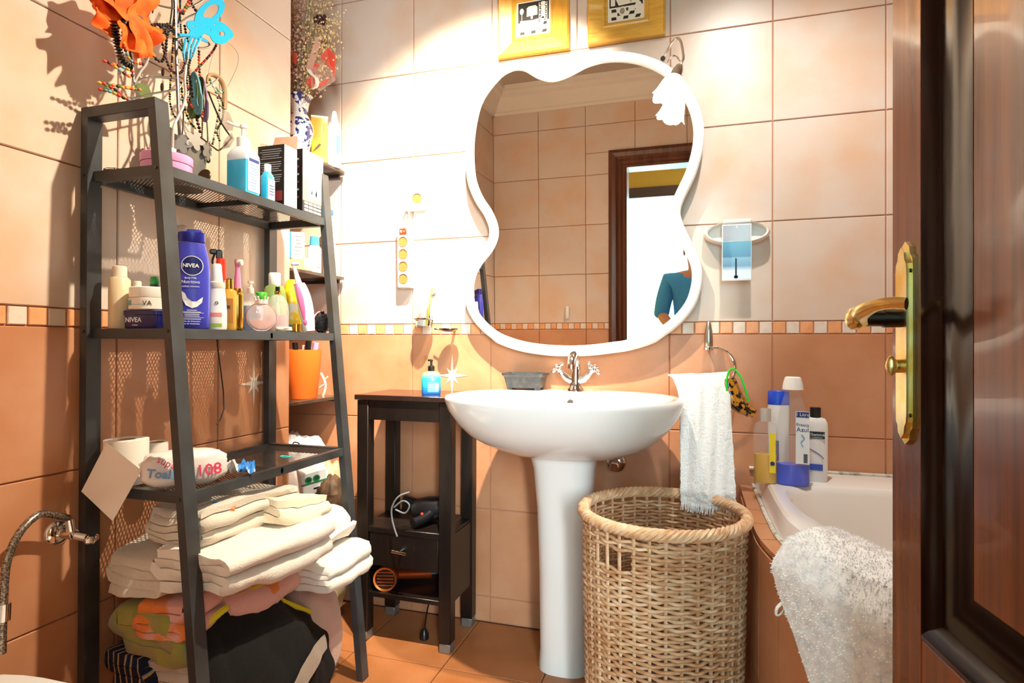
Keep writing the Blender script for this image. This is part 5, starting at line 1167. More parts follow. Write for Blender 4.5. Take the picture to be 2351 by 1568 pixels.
cr = MB().lathe([(11*k, 60*k), (14*k, 62*k), (14*k, 70*k), (11*k, 71*k)], n=16)
for i in range(6): a = i*PI/3; cr.tube([(12*k*cos(a), 12*k*sin(a), 69*k), (14*k*cos(a), 14*k*sin(a), 76*k)], 2*k, 6).ball((14*k*cos(a), 14*k*sin(a), 77*k), 2.4*k, 8, 6)
obj('crown_cap', cr, mat('pearl_cap', 'efe2d6', .15, metal=.3), rp_)
# dome perfume
t, k = simple('dome_perfume', 'clear dome shaped perfume bottle with gold neck on the middle shelf', 'perfume', 637, 757, -1.088, [('glass', [(23, 16, 0), (25, 17, 3), (25, 17, 45), (22, 15, 66), (15, 12, 80), (7, 7, 85)], mat('dome_glass', 'eef2e6', .03, alpha=.3, spec=.9)), ('perfume', [(22, 14, 2), (23, 15, 4), (22.5, 14.5, 38)], mat('dome_pink', 'd9a0b0', .2, alpha=.7)), ('neck', [(6, 6, 85), (7, 7, 86), (7, 7, 93), (5, 5, 94)], GOLD), ('atomizer', [(4.5, 4.5, 94), (5, 5, 95), (5, 5, 103), (3, 3, 104)], BLACKP)])
obj('dip_tube', MB().tube([(0, 0, 86*k), (4*k, -4*k, 40*k), (10*k, -6*k, 5*k)], 1*k, 5), LW, t)
# yellow bottle
t, k = simple('yellow_bottle', 'yellow plastic bottle behind the electric toothbrush', 'bottle', 670, 752, -1.15, [('body', [(19, 13, 0), (20, 14, 3), (21, 14, 60), (20, 13, 90), (15, 11, 112), (8, 8, 122)], mat('bottle_yellow', 'f4c81e', .35))])
obj('label', cp(0, 48*k, 26*k, 38*k, 30*k, -14.4*k), mat('label_pale', 'e6dcc2', .4), t, smooth=0); obj('label_base', cp(0, 10*k, 26*k, 16*k, 30*k, -14.4*k), mat('label_aqua', '2f97c4', .4), t, smooth=0); obj('print_dot', cdisc(4*k, 38*k, 9*k, 30*k, -14.8*k), MATS['bottle_yellow'], t, smooth=0)
# electric toothbrush, leaning
p, k = spot(714, 758, -1.075, Z2+.002)
et = thing('electric_toothbrush', 'pink and white electric toothbrush leaning left at the shelf end', 'toothbrush', p, (0, 0, face(p)))
E_ = lambda x, z, y=0: V((x*k, y*k, z*k))
hl = spline([E_(-4, 2), E_(-9, 40), E_(-17, 80), E_(-26, 108)], 6)
obj('handle', MB().tube(hl, .01, 14, rr=[(12.5+4*sin(i/(len(hl)-1)*PI))*k for i in range(len(hl))]), mat('brush_white', 'f4f0ee', .3), et)
obj('grip', MB().tube([q+E_(-4, 0, -9) for q in hl[3:]], .006, 10, rr=[(5+6*sin(min(1, i/(len(hl)-4))*PI))*k for i in range(len(hl)-3)], flat=.7), mat('grip_pink', 'f06292', .35), et)
obj('neck', MB().tube([E_(-26, 106), E_(-32, 130), E_(-38, 152)], .004, 10, rr=[8*k, 5*k, 3.5*k]), MATS['brush_white'], et)
obj('collar', MB().tube([E_(-25, 102), E_(-27, 110)], 12*k, 14), MATS['grip_pink'], et); obj('brush_head', MB().ball(E_(-39, 154), 5*k, 10, 6).tube([E_(-38, 154), E_(-26, 156, -2)], 5*k, 10), mat('bristle_lilac', 'cfc6e6', .5), et); obj('button', MB().ball(E_(-12, 22, -13), 5*k, 10, 6, (1, .5, 1.4)), MATS['grip_pink'], et)
# round hair brush
p, k = spot(738, 762, -1.105, Z2)
hbz = thing('round_hair_brush', 'black bristled hair brush with pink rim at the far end of the middle shelf', 'hair brush', p, face(p))
obj('pad', MB().ball((0, 0, 24*k), 17*k, 16, 10, (1, .45, 1.45)), mat('pad_black', '1c1818', .5), hbz)
br = MB()
for i in range(150):
    a = R_.uniform(0, 2*PI); q = R_.uniform(0, .95); x, z = 17*q*cos(a), 24+24*q*sin(a); br.tube([(x*k, -6*k, z*k), (x*1.35*k, -17*k, (24+(z-24)*1.25)*k)], .8*k, 3)
o_ = obj('bristles', br, mat('bristle_black', '2a2222', .5), hbz); o_['kind'] = 'stuff'
obj('rim', MB().tube([(18*k*cos(a), 1*k, 24*k+26*k*sin(a)) for a in [i*PI/14 for i in range(28)]], 1.8*k, 6, closed=True), mat('rim_pink', 'e7a3bb', .4), hbz)
tag(obj('gold_pot', MB().lathe([(8*k, 0), (9*k, 1*k), (9*k, 16*k), (7*k, 17*k)], n=18), GOLD, loc=spot(681, 763, -1.07, Z2)[0]), 'small gold pot next to the electric toothbrush', 'pot')
p, k = spot(652, 760, -1.062, Z2)
tag(obj('cable_coil', MB().tube([((20+4*sin(i*.9))*k*cos(a), (9+2*sin(i*.7))*k*sin(a), (3+i*.09)*k) for i, a in [(i, i*PI/12) for i in range(72)]], 2.4*k, 6), IV, loc=p+V((0, 0, -.0002)), rot=(0, 0, PI/2)), 'coil of cream cable lying in front of the dome perfume', 'cable')
# pale round-capped bottle behind the lotion
simple('pale_ball_cap_bottle', 'tall pale bottle with round frosted cap behind the blue lotion', 'bottle', 418, 752, -1.19, [('body', [(18, 15, 0), (19, 16, 3), (19, 16, 150), (12, 12, 190), (11, 11, 196)], mat('pale_bottle', 'd9c4b2', .3)), ('ball_cap', [(11, 11, 196), (17, 17, 204), (20, 20, 217), (18, 18, 230), (10, 10, 239), (2, 2, 242)], mat('ball_cap', 'e3d3c6', .3))])
# thin black cable hanging from the shelf
c = at(498, 782, x=-1.14)
tag(obj('hanging_cable', MB().tube([at(x, y, x=-1.14)-c for x, y in ((498, 778), (500, 800), (507, 850), (513, 900), (514, 940), (506, 962), (497, 974))], .0016, 6), BLACKP, loc=c), 'thin black cable hanging below the middle shelf', 'cable')
# ------------------------------------------------------------------ lower shelf goods
PAPERW = mat('toilet_paper', 'f0e9dd', .9)
def roll(label, px, py, r, h, x):
    q = at(px, py, z=Z3) if x is None else spot(px, py, x, Z3)[0]; q.z = Z3; t = thing('toilet_roll', label, 'toilet roll', q, group='toilet rolls on the lower shelf')
    obj('paper', MB().lathe([(.019, 0), (r, 0), (r, h), (.019, h)], n=36, loop=True), PAPERW, t); obj('core', MB().lathe([(.0185, .001), (.0185, h-.001), (.0175, h-.001), (.0175, .001)], n=24, loop=True), mat('cardboard', 'b99c78', .9), t); return t, q
t, q = roll('white toilet roll with loose sheet hanging over the shelf corner', 290, 1106, .044, .098, -1.225)
sh_ = [(262, 1012), (238, 1016), (183, 1130), (238, 1187), (320, 1112), (292, 1068)]
yS = q.y-.046
f4 = lambda u, v: tuple((at(245+80*u-(58)*v-8*u*v+(0), 1016+64*u+112*v+22*u*v*.2, y=yS-.02*v-.004*sin(u*6+v*4)-.006*u))-q)
obj('loose_sheet', MB().grid(lambda u, v: f4(u, v), 10, 10, thick=.0006), PAPERW, t, smooth=80)
roll('slimmer toilet roll standing behind the wipes pack', 357, 1060, .027, .075, -1.25)
def blob(c, s, seed, amp=.1, n=28, k=18, p=.7, fq=3.):
    "soft pillow with noise"
    from mathutils import noise as nz
    mb = MB(); vs = []; fs = []
    for i in range(k+1):
        th = -PI/2+PI*i/k
        for j in range(n):
            a = 2*PI*j/n; g = lambda w: math.copysign(abs(w)**p, w); d = V((g(cos(th))*g(cos(a)), g(cos(th))*g(sin(a)), g(sin(th))))
            q = 1+amp*nz.noise(d*fq+V((seed, seed*1.7, 0)))+amp*.4*nz.noise(d*fq*3+V((seed*2, 0, seed)))
            vs.append(V((d.x*s[0]*q, d.y*s[1]*q, d.z*s[2]*q))+V(c))
    for i in range(k):
        for j in range(n): fs.append((i*n+j, i*n+(j+1) % n, (i+1)*n+(j+1) % n, (i+1)*n+j))
    return mb.add(vs, fs)
p = at(424, 1112, z=Z3); p.z = Z3; k = mpp(p)
wp = thing('wipes_pack', 'white wipes pack with pink and blue print on the lower shelf', 'wipes', p+V((0, 0, 0)), face(p)+.1)
FILM = mat('white_film', 'e9e2dc', .3, coat=.2)
b = obj('pack', blob((0, 0, 40*k), (88*k, 42*k, 40*k), 3, .10, p=.62), FILM, wp, smooth=60)
PKI = mat('print_pink', 'e0486a', .5); SKY = mat('print_sky', '7fa8d4', .5)
text('print_text', 'super', 22*k, PKI, wp, (-36*k, -44*k, 58*k), rot=(-.35, .55, 0)); text('print_text', '108', 36*k, PKI, wp, (44*k, -45.5*k, 36*k), rot=(-.1, -.05, 0), bold=.0006)
text('print_text', 'Toallitas', 26*k, SKY, wp, (-34*k, -46*k, 34*k), rot=(-.05, .18, 0), bold=.0008)
obj('blue_corner', MB().box((10*k, 10*k, 78*k), (16*k, 10*k, 8*k), b=2*k), mat('film_blue', '5fb0e2', .3), wp)
p = at(535, 1090, z=Z3); p.z = Z3; k = mpp(p)
from mathutils import noise as nz_
def crump(u, v): return ((u-.5)*92*k, (v-.5)*60*k, 3*k+48*k*abs(nz_.noise(V((u*3.2, v*3.2, 4))))+30*k*abs(nz_.noise(V((u*7, v*7, 9)))))
bw = thing('blue_wrapper', 'crumpled blue and white wrapper next to the wipes pack', 'wrapper', p, face(p))
obj('white_film', MB().grid(lambda u, v: crump(u*.62, v), 14, 12, thick=.0006), FILM, bw, smooth=20); obj('blue_film', MB().grid(lambda u, v: crump(.6+.4*u, v), 12, 12, thick=.0006), mat('wrapper_blue', '3f8fe0', .3), bw, smooth=20)
p = at(655, 1050, z=Z3); p.z = Z3
tag(obj('hair_tie', MB().tube([(.014*cos(a), .010*sin(a), .0022) for a in [i*PI/14 for i in range(28)]], .0022, 6, closed=True), mat('tie_teal', '2fb3b8', .5), loc=p), 'teal hair tie lying on the lower shelf', 'hair tie')
# ------------------------------------------------------------------ towels below the shelf
def folded(label, m, near, yn, yf, w, h, nl, seed, tilt=0., dx=0., roll_=False, name='folded_towel', amp=.012, mats=None, gap=.86, rot=0.):
    c = at(*near, y=yn); t = h/nl; path = []
    if roll_:
        N = 70; turns = nl
        for i in range(N):
            a = 2*PI*turns*i/(N-1); r = h*.06+(h/2-t*.0-h*.06)*i/(N-1)*.92; path.append((r*cos(a)*w/h, r*sin(a)))
        t = h/2/nl*.95
    else:
        for l in range(nl):
            zc_ = -h/2+t*(l+.5); d = 1 if l % 2 == 0 else -1; wl = w*(1-.06*math.sin(l*2.1+seed))
            for i in range(13): path.append((d*(-wl/2+t/2+(wl-t)*i/12), zc_))
            if l < nl-1:
                for i in range(1, 5): a = PI*i/5; path.append((d*(wl/2-t/2+t*.5*sin(a)), zc_+t/2-t/2*cos(a)))
    P2 = [V((x, z, 0)) for x, z in path]; up, lo = [], []
    for i, q in enumerate(P2):
        tt = (P2[min(i+1, len(P2)-1)]-P2[max(i-1, 0)]).normalized(); n_ = V((-tt.y, tt.x, 0))*(t/2*gap); up.append(q+n_); lo.append(q-n_)
    prof = up+lo[::-1]; n_ = len(prof); M_ = max(6, int((yf-yn)/.022)); vs = []
    for s in range(M_+1):
        f = s/M_
        for q in prof:
            e = 1-.13*(abs(2*f-1)**5); wv = V((q.x*6, f*(yf-yn)*7, q.y*9+seed*3.1)); dn = nz_.noise_vector(wv*.8)*amp*1.5+nz_.noise_vector(wv*2.6)*amp*.55+nz_.noise_vector(wv*7)*amp*.16
            vs.append(V((q.x*e+dx*f+dn.x, (yf-yn)*f+dn.y*1.2, q.y*e+tilt*f+dn.z)))
    fs = [(s*n_+i, s*n_+(i+1) % n_, (s+1)*n_+(i+1) % n_, (s+1)*n_+i) for s in range(M_) for i in range(n_)]
    L_ = len(up)
    for s in (0, M_): fs += [(s*n_+i, s*n_+i+1, s*n_+n_-2-i, s*n_+n_-1-i) for i in range(L_-1)]
    o = obj(name, MB().add(vs, fs), m, smooth=75, loc=c)
    if rot: o.rotation_euler = (0, 0, rot)
    return tag(o, label, 'towel', 'towels piled under the shelf')
TWW = mat('towel_white', 'eee6d8', .95, sheen=.4, bump=(260, .6, .003)); TWG = mat('towel_greywhite', 'ddd2c0', .95, sheen=.4, bump=(260, .6, .003)); TWC = mat('towel_cream', 'eee3c8', .95, sheen=.3, bump=(260, .6, .003))
TWP = mat('towel_pink', 'e8b4a8', .95, sheen=.3, noise=(14, 'e98b3c', 2, .60, .64), bump=(260, .6, .003)); TWO = mat('towel_orange', 'ee8434', .95, sheen=.3, noise=(9, 'eab0a2', 3, .48, .55), bump=(260, .6, .003))
TWB = mat('towel_beige', 'cfa994', .95, sheen=.4, bump=(200, .7, .003)); TWK = mat('towel_black', '0d0c0a', .95, noise=(300, '181613', 2, .6, .7), bump=(260, .5, .003))
TWY = mat('towel_lime', 'a5a046', .95, sheen=.3, noise=(9, '8c9a6a', 3, .5, .6), bump=(260, .6, .003))
# striped: wave bands of navy, ochre and pale blue
def stripe_mat():
    m = mat('towel_striped', 'ffffff', .95); nt = m.node_tree; n = nt.nodes; b = n['Principled BSDF']; g = n.new('ShaderNodeNewGeometry'); w = n.new('ShaderNodeTexWave'); w.inputs['Scale'].default_value = 9; w.inputs['Distortion'].default_value = 6; w.inputs['Detail Scale'].default_value = .6
    r = n.new('ShaderNodeValToRGB'); r.color_ramp.interpolation = 'CONSTANT'; e = r.color_ramp.elements; e[0].color = lin('1c2340'); e[1].position = .42; e[1].color = lin('d9a03a')
    for ps_, c in ((.62, '8fa9b4'), (.8, '1c2340')): q = e.new(ps_); q.color = lin(c)
    nt.links.new(g.outputs['Position'], w.inputs['Vector']); nt.links.new(w.outputs['Color'], r.inputs[0]); nt.links.new(r.outputs[0], b.inputs['Base Color']); return m
# lowest layers, on the floor
def heap(name, label, m, c, s, seed, amp=.06, p=.6):
    o = obj(name, blob((0, 0, s[2]), s, seed, amp, 40, 26, p), m, smooth=75, loc=c); return tag(o, label, 'towel', 'towels piled under the shelf')
heap('folded_towel', 'cream towel at the bottom of the pile on the floor', TWG, (-1.13, -.78, .0), (.15, .22, .085), 1.3, .04)
folded('cream towel edge showing at the bottom near the front leg', TWG, (400, 1565), -1.0, -.93, .20, .10, 3, 1, gap=.9)
folded('navy and ochre striped towel at the bottom left of the pile', stripe_mat(), (285, 1545), -1.015, -.72, .13, .085, 3, 2, gap=.92)
folded('lime green patterned towel on the left of the pile', TWY, (335, 1465), -1.025, -.90, .19, .115, 3, 3, gap=.96, amp=.010)
folded('orange and pink patterned towel folded under the white ones', TWO, (362, 1432), -1.035, -.88, .150, .078, 4, 4, gap=.82, dx=.0)
folded('long pink towel with orange flowers running along the pile', TWP, (470, 1368), -.93, -.52, .15, .10, 3, 5, gap=.95, tilt=-.05, dx=.0)
folded('white towel drooping over the left of the pile', TWG, (300, 1325), -1.03, -.66, .17, .10, 4, 6, gap=.9, tilt=.03)
folded('large white bath towel folded across the front of the pile', TWW, (440, 1315), -1.025, -.69, .22, .105, 4, 7, gap=.9, tilt=-.01, dx=.03)
folded('grey-white towel stack on top at the near end', TWG, (410, 1205), -1.0, -.72, .19, .085, 5, 8, gap=.85, tilt=-.01)
folded('cream yellow towel on top in the middle of the pile', TWC, (592, 1172), -.83, -.64, .16, .055, 3, 9, gap=.9, tilt=-.03)
folded('rolled white towel on the right of the pile', TWW, (672, 1236), -.70, -.50, .17, .10, 3, 10, roll_=True, gap=.9, tilt=-.0)
folded('white towels folded double at the right end of the pile', TWW, (700, 1325), -.70, -.50, .16, .075, 4, 11, gap=.86, tilt=.0)
heap('rolled_blanket', 'dusty pink beige blanket bulging at the right of the pile', TWB, (-1.105, -.565, .0), (.125, .085, .165), 4.2, .09, .75)
bt = thing('black_towel', 'black beach towel with yellow edge in front of the pile', 'towel', (-1.0, -.82, 0))
def drape(u, v):
    # u along the pile (near to far), v from behind the ridge over it and down to the floor side
    y = -.19+.40*u; rz = .372+.028*sin(PI*min(1, u/.9))-.13*max(0, u-.5)/.5
    bulge = .07+.035*sin(u*PI)
    if v < .15: x, z = -.075+.035*v/.15, rz-.03*(1-v/.15)
    else:
        a = (v-.15)/.85; x = -.04+bulge*sin(min(1, a*1.6)*PI/2)-.03*max(0, a-.6); z = rz-(rz-.01)*a**1.25
    e = .010*nz_.noise(V((u*5, v*5, 2)))+.005*nz_.noise(V((u*13, v*9, 5)))
    return (x+e, y+.02*nz_.noise(V((v*4, u*2, 7))), max(.008, z+e*.6))
obj('cloth', MB().grid(drape, 36, 36, thick=.014), TWK, bt, smooth=80)
obj('yellow_edge', MB().tube([V(drape(u/40, .17))+V((.012, 0, .014)) for u in range(41)], .0058, 6, flat=1.4), mat('edge_yellow', 'e6dc2a', .8), bt)
obj('beige_lining', MB().grid(lambda u, v: tuple(V(drape(.30+.6*u, .74-.34*u+.10*v))+V((.024, 0, .006))), 20, 4, thick=.004), mat('lining_beige', '9c8a78', .95, sheen=.3), bt, smooth=80)
heap('folded_towel', 'dark folded blanket hidden under the black towel', TWK, (-1.12, -.80, .17), (.075, .15, .065), 8.1, .04)
p = at(507, 1165, x=-1.02); k = mpp(p)
tt_ = thing('ointment_tube', 'small white tube with blue band and orange cap lying on the towels', 'tube', p, (math.radians(70), 0, -.9))
obj('tube', MB().lathe([(9*k, -22*k), (9.5*k, -20*k), (9.5*k, 16*k)], n=16), LW, tt_); obj('blue_band', MB().lathe([(9.8*k, 8*k), (9.8*k, 20*k)], n=16), mat('band_blue', '2f86d0', .4), tt_); obj('orange_cap', MB().lathe([(9*k, -30*k), (10.5*k, -29*k), (10.5*k, -20*k)], n=16), mat('cap_orange', 'ee6a2c', .4), tt_)
for i in range(5): obj('print_line', MB().lathe([(9.7*k, (-16+4.4*i)*k), (9.7*k, (-14.6+4.4*i)*k)], n=16), mat('line_grey', '7d8288', .5), tt_)
# ------------------------------------------------------------------ recess shelves and their goods
SMOKE = mat('smoked_glass', '4a4038', .1, alpha=.86, coat=.3)
RZ = [1.672, 1.262, .803, .36]
for z, lab in zip(RZ, ('top smoked glass shelf in the corner recess under the vase', 'second smoked glass shelf in the corner recess', 'third smoked glass shelf holding the orange bucket', 'lowest recess shelf hidden behind the bags')):
    pl = [(-1.618, -.328), (-1.318, -.328)]+[(-1.325+.02*cos(a), -.03+.02*sin(a)) for a in [i*PI/2/5 for i in range(6)]]+[(-1.33, -.010), (-1.618, -.010)]
    t = thing('glass_shelf', lab, 'shelf', (-1.46, -.17, z), group='shelves in the corner recess')
    obj('pane', MB().prism([(x+1.46, y+.17) for x, y in pl], -.010, 0), SMOKE, t, smooth=0)
    obj('edge_strip', MB().box((.142, .0, -.005), (.004, .30, .012), b=.001), mat('edge_bronze', '6a4a34', .3, metal=.5), t)
    obj('support', MB().box((.0, .150, -.016), (.26, .012, .012)), mat('support_dark', '2a2624', .4), t)
def rec(px, py, y, z): q = at(px, py, y=y); q.z = z; return q, mpp(q)
# blue and white vase with dried flowers
p, k = rec(688, 345, -.17, RZ[0])
va = thing('blue_white_vase', 'blue and white porcelain vase on the top recess shelf', 'vase', p)
DELFT = mat('delft_porcelain', 'e9e4da', .12, coat=.4, noise=(42, '2a3674', 3, .50, .53))
PV = mat('vase_white', 'e9e4da', .12, coat=.4)
obj('belly', MB().lathe([(.0, 0), (18*k, 0), (19*k, 4*k), (17*k, 12*k), (24*k, 35*k), (31*k, 68*k), (30*k, 84*k), (24*k, 98*k)], n=32), DELFT, va, smooth=60); obj('shoulder_band', MB().lathe([(24*k, 98*k), (22*k, 102*k), (19*k, 108*k)], n=32), PV, va); obj('neck', MB().lathe([(19*k, 108*k), (18*k, 118*k), (20*k, 134*k), (25*k, 148*k), (29*k, 152*k), (27*k, 152*k), (18*k, 136*k), (16*k, 110*k)], n=32), DELFT, va, smooth=60)
FLX = p.copy()
dfw = thing('dried_flower_bunch', 'bunch of dried gypsophila and a dried rose in the vase', 'dried flowers', p+V((0, 0, 112*k)))
D0 = p+V((0, 0, 112*k)); rd = random.Random(11)
st = MB(); bd1 = MB(); bd2 = MB(); n1 = 0
for i in range(150):
    tx, ty = rd.uniform(640, 785), rd.uniform(-80, 150); yy = -.17+rd.uniform(-.07, .07)
    tip = at(tx, ty, y=yy)-D0; a0 = V((rd.uniform(-.012, .012), rd.uniform(-.012, .012), 0)); mid = a0.lerp(tip, .5)+V((rd.uniform(-.015, .015), rd.uniform(-.015, .015), .01))
    if D0.x+tip.x < -1.60 or D0.y+tip.y > -.01: continue
    pts = spline([a0, mid, tip], 4); st.tube(pts, .0007, 3)
    for j in range(rd.randint(12, 18)):
        q = pts[rd.randint(3, len(pts)-1)]+V((rd.gauss(0, .012), rd.gauss(0, .012), rd.gauss(0, .014)))
        (bd1 if tx > 700 else bd2).ball(q, rd.uniform(.0020, .0042), 6, 4)
for i in range(26):
    pts = [V((rd.uniform(-.02, .02), rd.uniform(-.02, .02), rd.uniform(.02, .12))) for _ in range(3)]; st.tube(spline(pts, 3), .0012, 4)
for nm, mb_, m in (('stems', st, mat('dry_stem', '8a7350', .8)), ('gypsophila_buds', bd1, mat('dry_bud', 'dcc492', .8)), ('pink_buds', bd2, mat('pink_bud', 'cf9a86', .8))): o = obj(nm, mb_, m, dfw, fix=False); o['kind'] = 'stuff'
q = at(735, 45, y=-.19)-D0; mb = MB()
for i in range(14):
    a = i*2.4; r = .004+.0014*i; d = V((cos(a), sin(a)*.7, .5)); mb.ball(q+V((r*cos(a), r*sin(a)*.7, .004*sin(i))), .010, 7, 5, (.35, 1, 1.25), Matrix.Rotation(a, 3, 'Z'))
obj('dried_rose', mb, mat('dry_rose', '3c1016', .7), dfw); obj('rose_stem', MB().tube([q, q+V((-.012, .0, -.06)), V((0, 0, .01))], .0016, 5), MATS['dry_stem'], dfw)
# red ribbon and cellophane tied to the bunch
rb = thing('red_ribbon', 'red and clear gift ribbon tied round the dried flowers', 'ribbon', D0)
RB_ = mat('ribbon_red', 'e2503f', .35, alpha=.8); CE = mat('cellophane', 'f2c2b4', .1, alpha=.28, spec=.9)
Rb = lambda px, py, y=-.235: at(px, py, y=y)-D0
def strip(pts, w, m, nm):
    P3 = spline([Rb(*q) for q in pts], 6); n_ = len(P3)
    obj(nm, MB().add([q+V((w/2, 0, 0)) for q in P3]+[q-V((w/2, .004, 0)) for q in P3], [(i, i+1, n_+i+1, n_+i) for i in range(n_-1)]), m, rb, smooth=80)
strip([(733, 85), (726, 110), (717, 138), (712, 160)], .026, mat('ribbon_print', 'd9a58c', .5, alpha=.85), 'printed_strip'); strip([(708, 155), (714, 168), (728, 182), (727, 200), (716, 205)], .013, mat('ribbon_white', 'eadfce', .5), 'white_strip')
for a, b, c_, d in (((715, 140), (705, 150), (722, 165), (735, 150)), ((722, 165), (728, 190), (712, 200), (700, 190)), ((735, 130), (755, 105), (772, 140), (766, 165)), ((750, 110), (770, 125), (768, 180), (758, 150)), ((735, 190), (760, 178), (748, 192), (728, 202)), ((672, 120), (682, 122), (680, 150), (670, 140))): obj('bow_loop', MB().add([Rb(*a), Rb(*b), Rb(*c_, -.225), Rb(*d, -.228)], [(0, 1, 2, 3)]), RB_, rb, smooth=0, fix=False)
obj('cellophane', MB().add([Rb(712, 160), Rb(740, 120, -.20), Rb(765, 135, -.21), Rb(770, 185, -.2), Rb(735, 210, -.22), Rb(715, 200)], [(0, 1, 2), (0, 2, 3), (0, 3, 4), (0, 4, 5)]), CE, rb, smooth=0, fix=False)
# sun cream tube and white spray
p, k = rec(733, 372, -.13, RZ[0])
ot = thing('orange_sun_cream', 'orange and yellow flat sun cream tube beside the vase', 'tube', p, face(p))
hh = 112*k
obj('tube', loft([(rrect(15*k, 8*k, 5*k), 0), (rrect(17*k, 8*k, 5*k), 10*k), (rrect(18*k, 6*k, 3*k), 70*k), (rrect(19*k, 1.5*k, 1*k), hh)]), vgrad('sun_print', [(p.z, 'f2d838'), (p.z+hh*.3, 'f4b02c'), (p.z+hh*.55, 'f08a2a'), (p.z+hh*.95, 'f5932c'), (p.z+hh*.97, 'f6d9c2')], rough=.35), ot, smooth=40); obj('yellow_side', MB().box((14*k, -8*k, 50*k), (8*k, .6*k, 92*k)), mat('sun_yellow', 'f6e23c', .4), ot, smooth=0)
obj('sailing_print', MB().add([(-16*k, -8.4*k, 24*k), (-8*k, -8.4*k, 36*k), (0, -8.4*k, 46*k), (4*k, -8.4*k, 44*k), (-2*k, -8.4*k, 36*k)], [(0, 1, 2, 3, 4)]), mat('print_umber', '5a3620', .6), ot, smooth=0)
p, k = rec(767, 378, -.075, RZ[0])
t = thing('white_spray_bottle', 'white spray bottle at the right end of the top recess shelf', 'bottle', p, face(p))
obj('body', ell_loft([(15*k, 12*k, 0), (16*k, 13*k, 2*k), (16*k, 13*k, 88*k), (12*k, 11*k, 102*k), (7*k, 7*k, 106*k)]), mat('spray_white', 'f6f2ec', .3), t, smooth=45); obj('nozzle', MB().lathe([(7*k, 106*k), (8*k, 107*k), (6*k, 122*k), (4*k, 130*k)], n=14), WHITE, t); obj('label', MB().box((9*k, -12.5*k, 52*k), (8*k, .6*k, 40*k)), mat('label_cyan', '4fb8e6', .4), t, smooth=0)
# second shelf
p, k = rec(684, 612, -.22, RZ[1])
t = tag(obj('yellow_soap_pack', MB().box((0, 0, 15*k), (60*k, 30*k, 30*k), b=3*k), mat('pack_yellow', 'f3dc9a', .4), loc=p), 'pale yellow pack lying on the second recess shelf', 'pack')
p2 = p+V((-.004, .0, 30.2*k))
t = thing('blue_white_carton', 'white medicine carton with blue side on the yellow pack', 'box', p2, face(p2))
obj('carton', MB().box((0, 0, 30*k), (32*k, 18*k, 60*k), b=1*k), LW, t, smooth=0); obj('blue_edge', MB().box((-14.5*k, -9.4*k, 30*k), (4*k, .8*k, 60*k)), mat('edge_blue', '2a86cc', .4), t, smooth=0)
for i in range(6): obj('print_line', MB().box((3*k, -9.4*k, (50-8*i)*k), (20*k*R_.uniform(.6, 1), .6*k, 2*k)), MATS['line_grey'], t, smooth=0)
p, k = rec(722, 612, -.14, RZ[1])
t = thing('blue_cap_bottle', 'white bottle with light blue cap on the second recess shelf', 'bottle', p, face(p))
obj('body', ell_loft([(14*k, 10*k, 0), (15*k, 11*k, 2*k), (15*k, 11*k, 58*k), (10*k, 9*k, 66*k)]), WHITE, t, smooth=45); obj('cap', ell_loft([(10*k, 9*k, 66*k), (11*k, 10*k, 67*k), (9.5*k, 9*k, 86*k)]), mat('cap_sky', '3f9fdc', .35), t, smooth=45); obj('label', MB().box((8*k, -11*k, 34*k), (10*k, .6*k, 36*k)), mat('label_grey', 'a39a94', .5), t, smooth=0)
p, k = rec(756, 622, -.07, RZ[1])
t = thing('tall_white_bottle', 'tall white bottle with blue top behind the shelf leg', 'bottle', p, face(p))
obj('body', ell_loft([(12*k, 10*k, 0), (13*k, 11*k, 2*k), (13*k, 11*k, 132*k), (8*k, 8*k, 138*k)]), mat('spray_white', 'f6f2ec', .3), t, smooth=45); obj('cap', ell_loft([(7*k, 7*k, 138*k), (8*k, 8*k, 139*k), (8*k, 8*k, 152*k)]), mat('cap_royal', '3f74e0', .35), t, smooth=45)
# orange bucket
p, k = rec(692, 912, -.175, RZ[2])
bu = thing('orange_bucket', 'orange plastic bucket on the third recess shelf', 'bucket', p)
obj('bucket', MB().lathe([(0, 0), (33*k, 0), (35*k, 3*k), (45*k, 112*k), (44*k, 112*k), (33.5*k, 5*k), (0, 5*k)], n=36), mat('bucket_orange', 'f4772a', .35, sss=.1), bu)
for i, (dx, h, m, lab, nm) in enumerate(((-8, 128, BLACKP, 'black comb handle sticking out of the orange bucket', 'comb'), (22, 132, BLACKP, 'second dark handle at the right of the orange bucket', 'comb'), (6, 122, WHITE, 'white tube standing in the orange bucket', 'tube'), (30, 128, mat('lilac_plastic', 'c7a3d8', .4), 'lilac brush handle in the orange bucket', 'brush'))):
    tag(obj(nm, MB().tube([(dx*.5*k, (i-1.5)*8*k, 7*k), (dx*.85*k, (i-1.5)*8*k, 100*k), (dx*k, (i-1.5)*8*k, h*k)], 5*k, 10, rr=[4*k, 6*k, 7*k]), m, loc=p), lab, nm)
p, k = rec(742, 900, -.05, RZ[2])
tag(obj('white_coral', MB().tube(spline([(0, 0, 0), (6*k, 0, 18*k), (4*k, 0, 34*k), (-6*k, 0, 52*k)], 4), 2.6*k, 7).tube(spline([(5*k, 0, 26*k), (-4*k, 0, 22*k), (-10*k, 0, 18*k)], 3), 2*k, 6).tube(spline([(4*k, 0, 36*k), (12*k, 0, 44*k)], 3), 2*k, 6), mat('coral_white', 'f0e6da', .6), loc=p), 'small branch of white coral beside the orange bucket', 'coral')
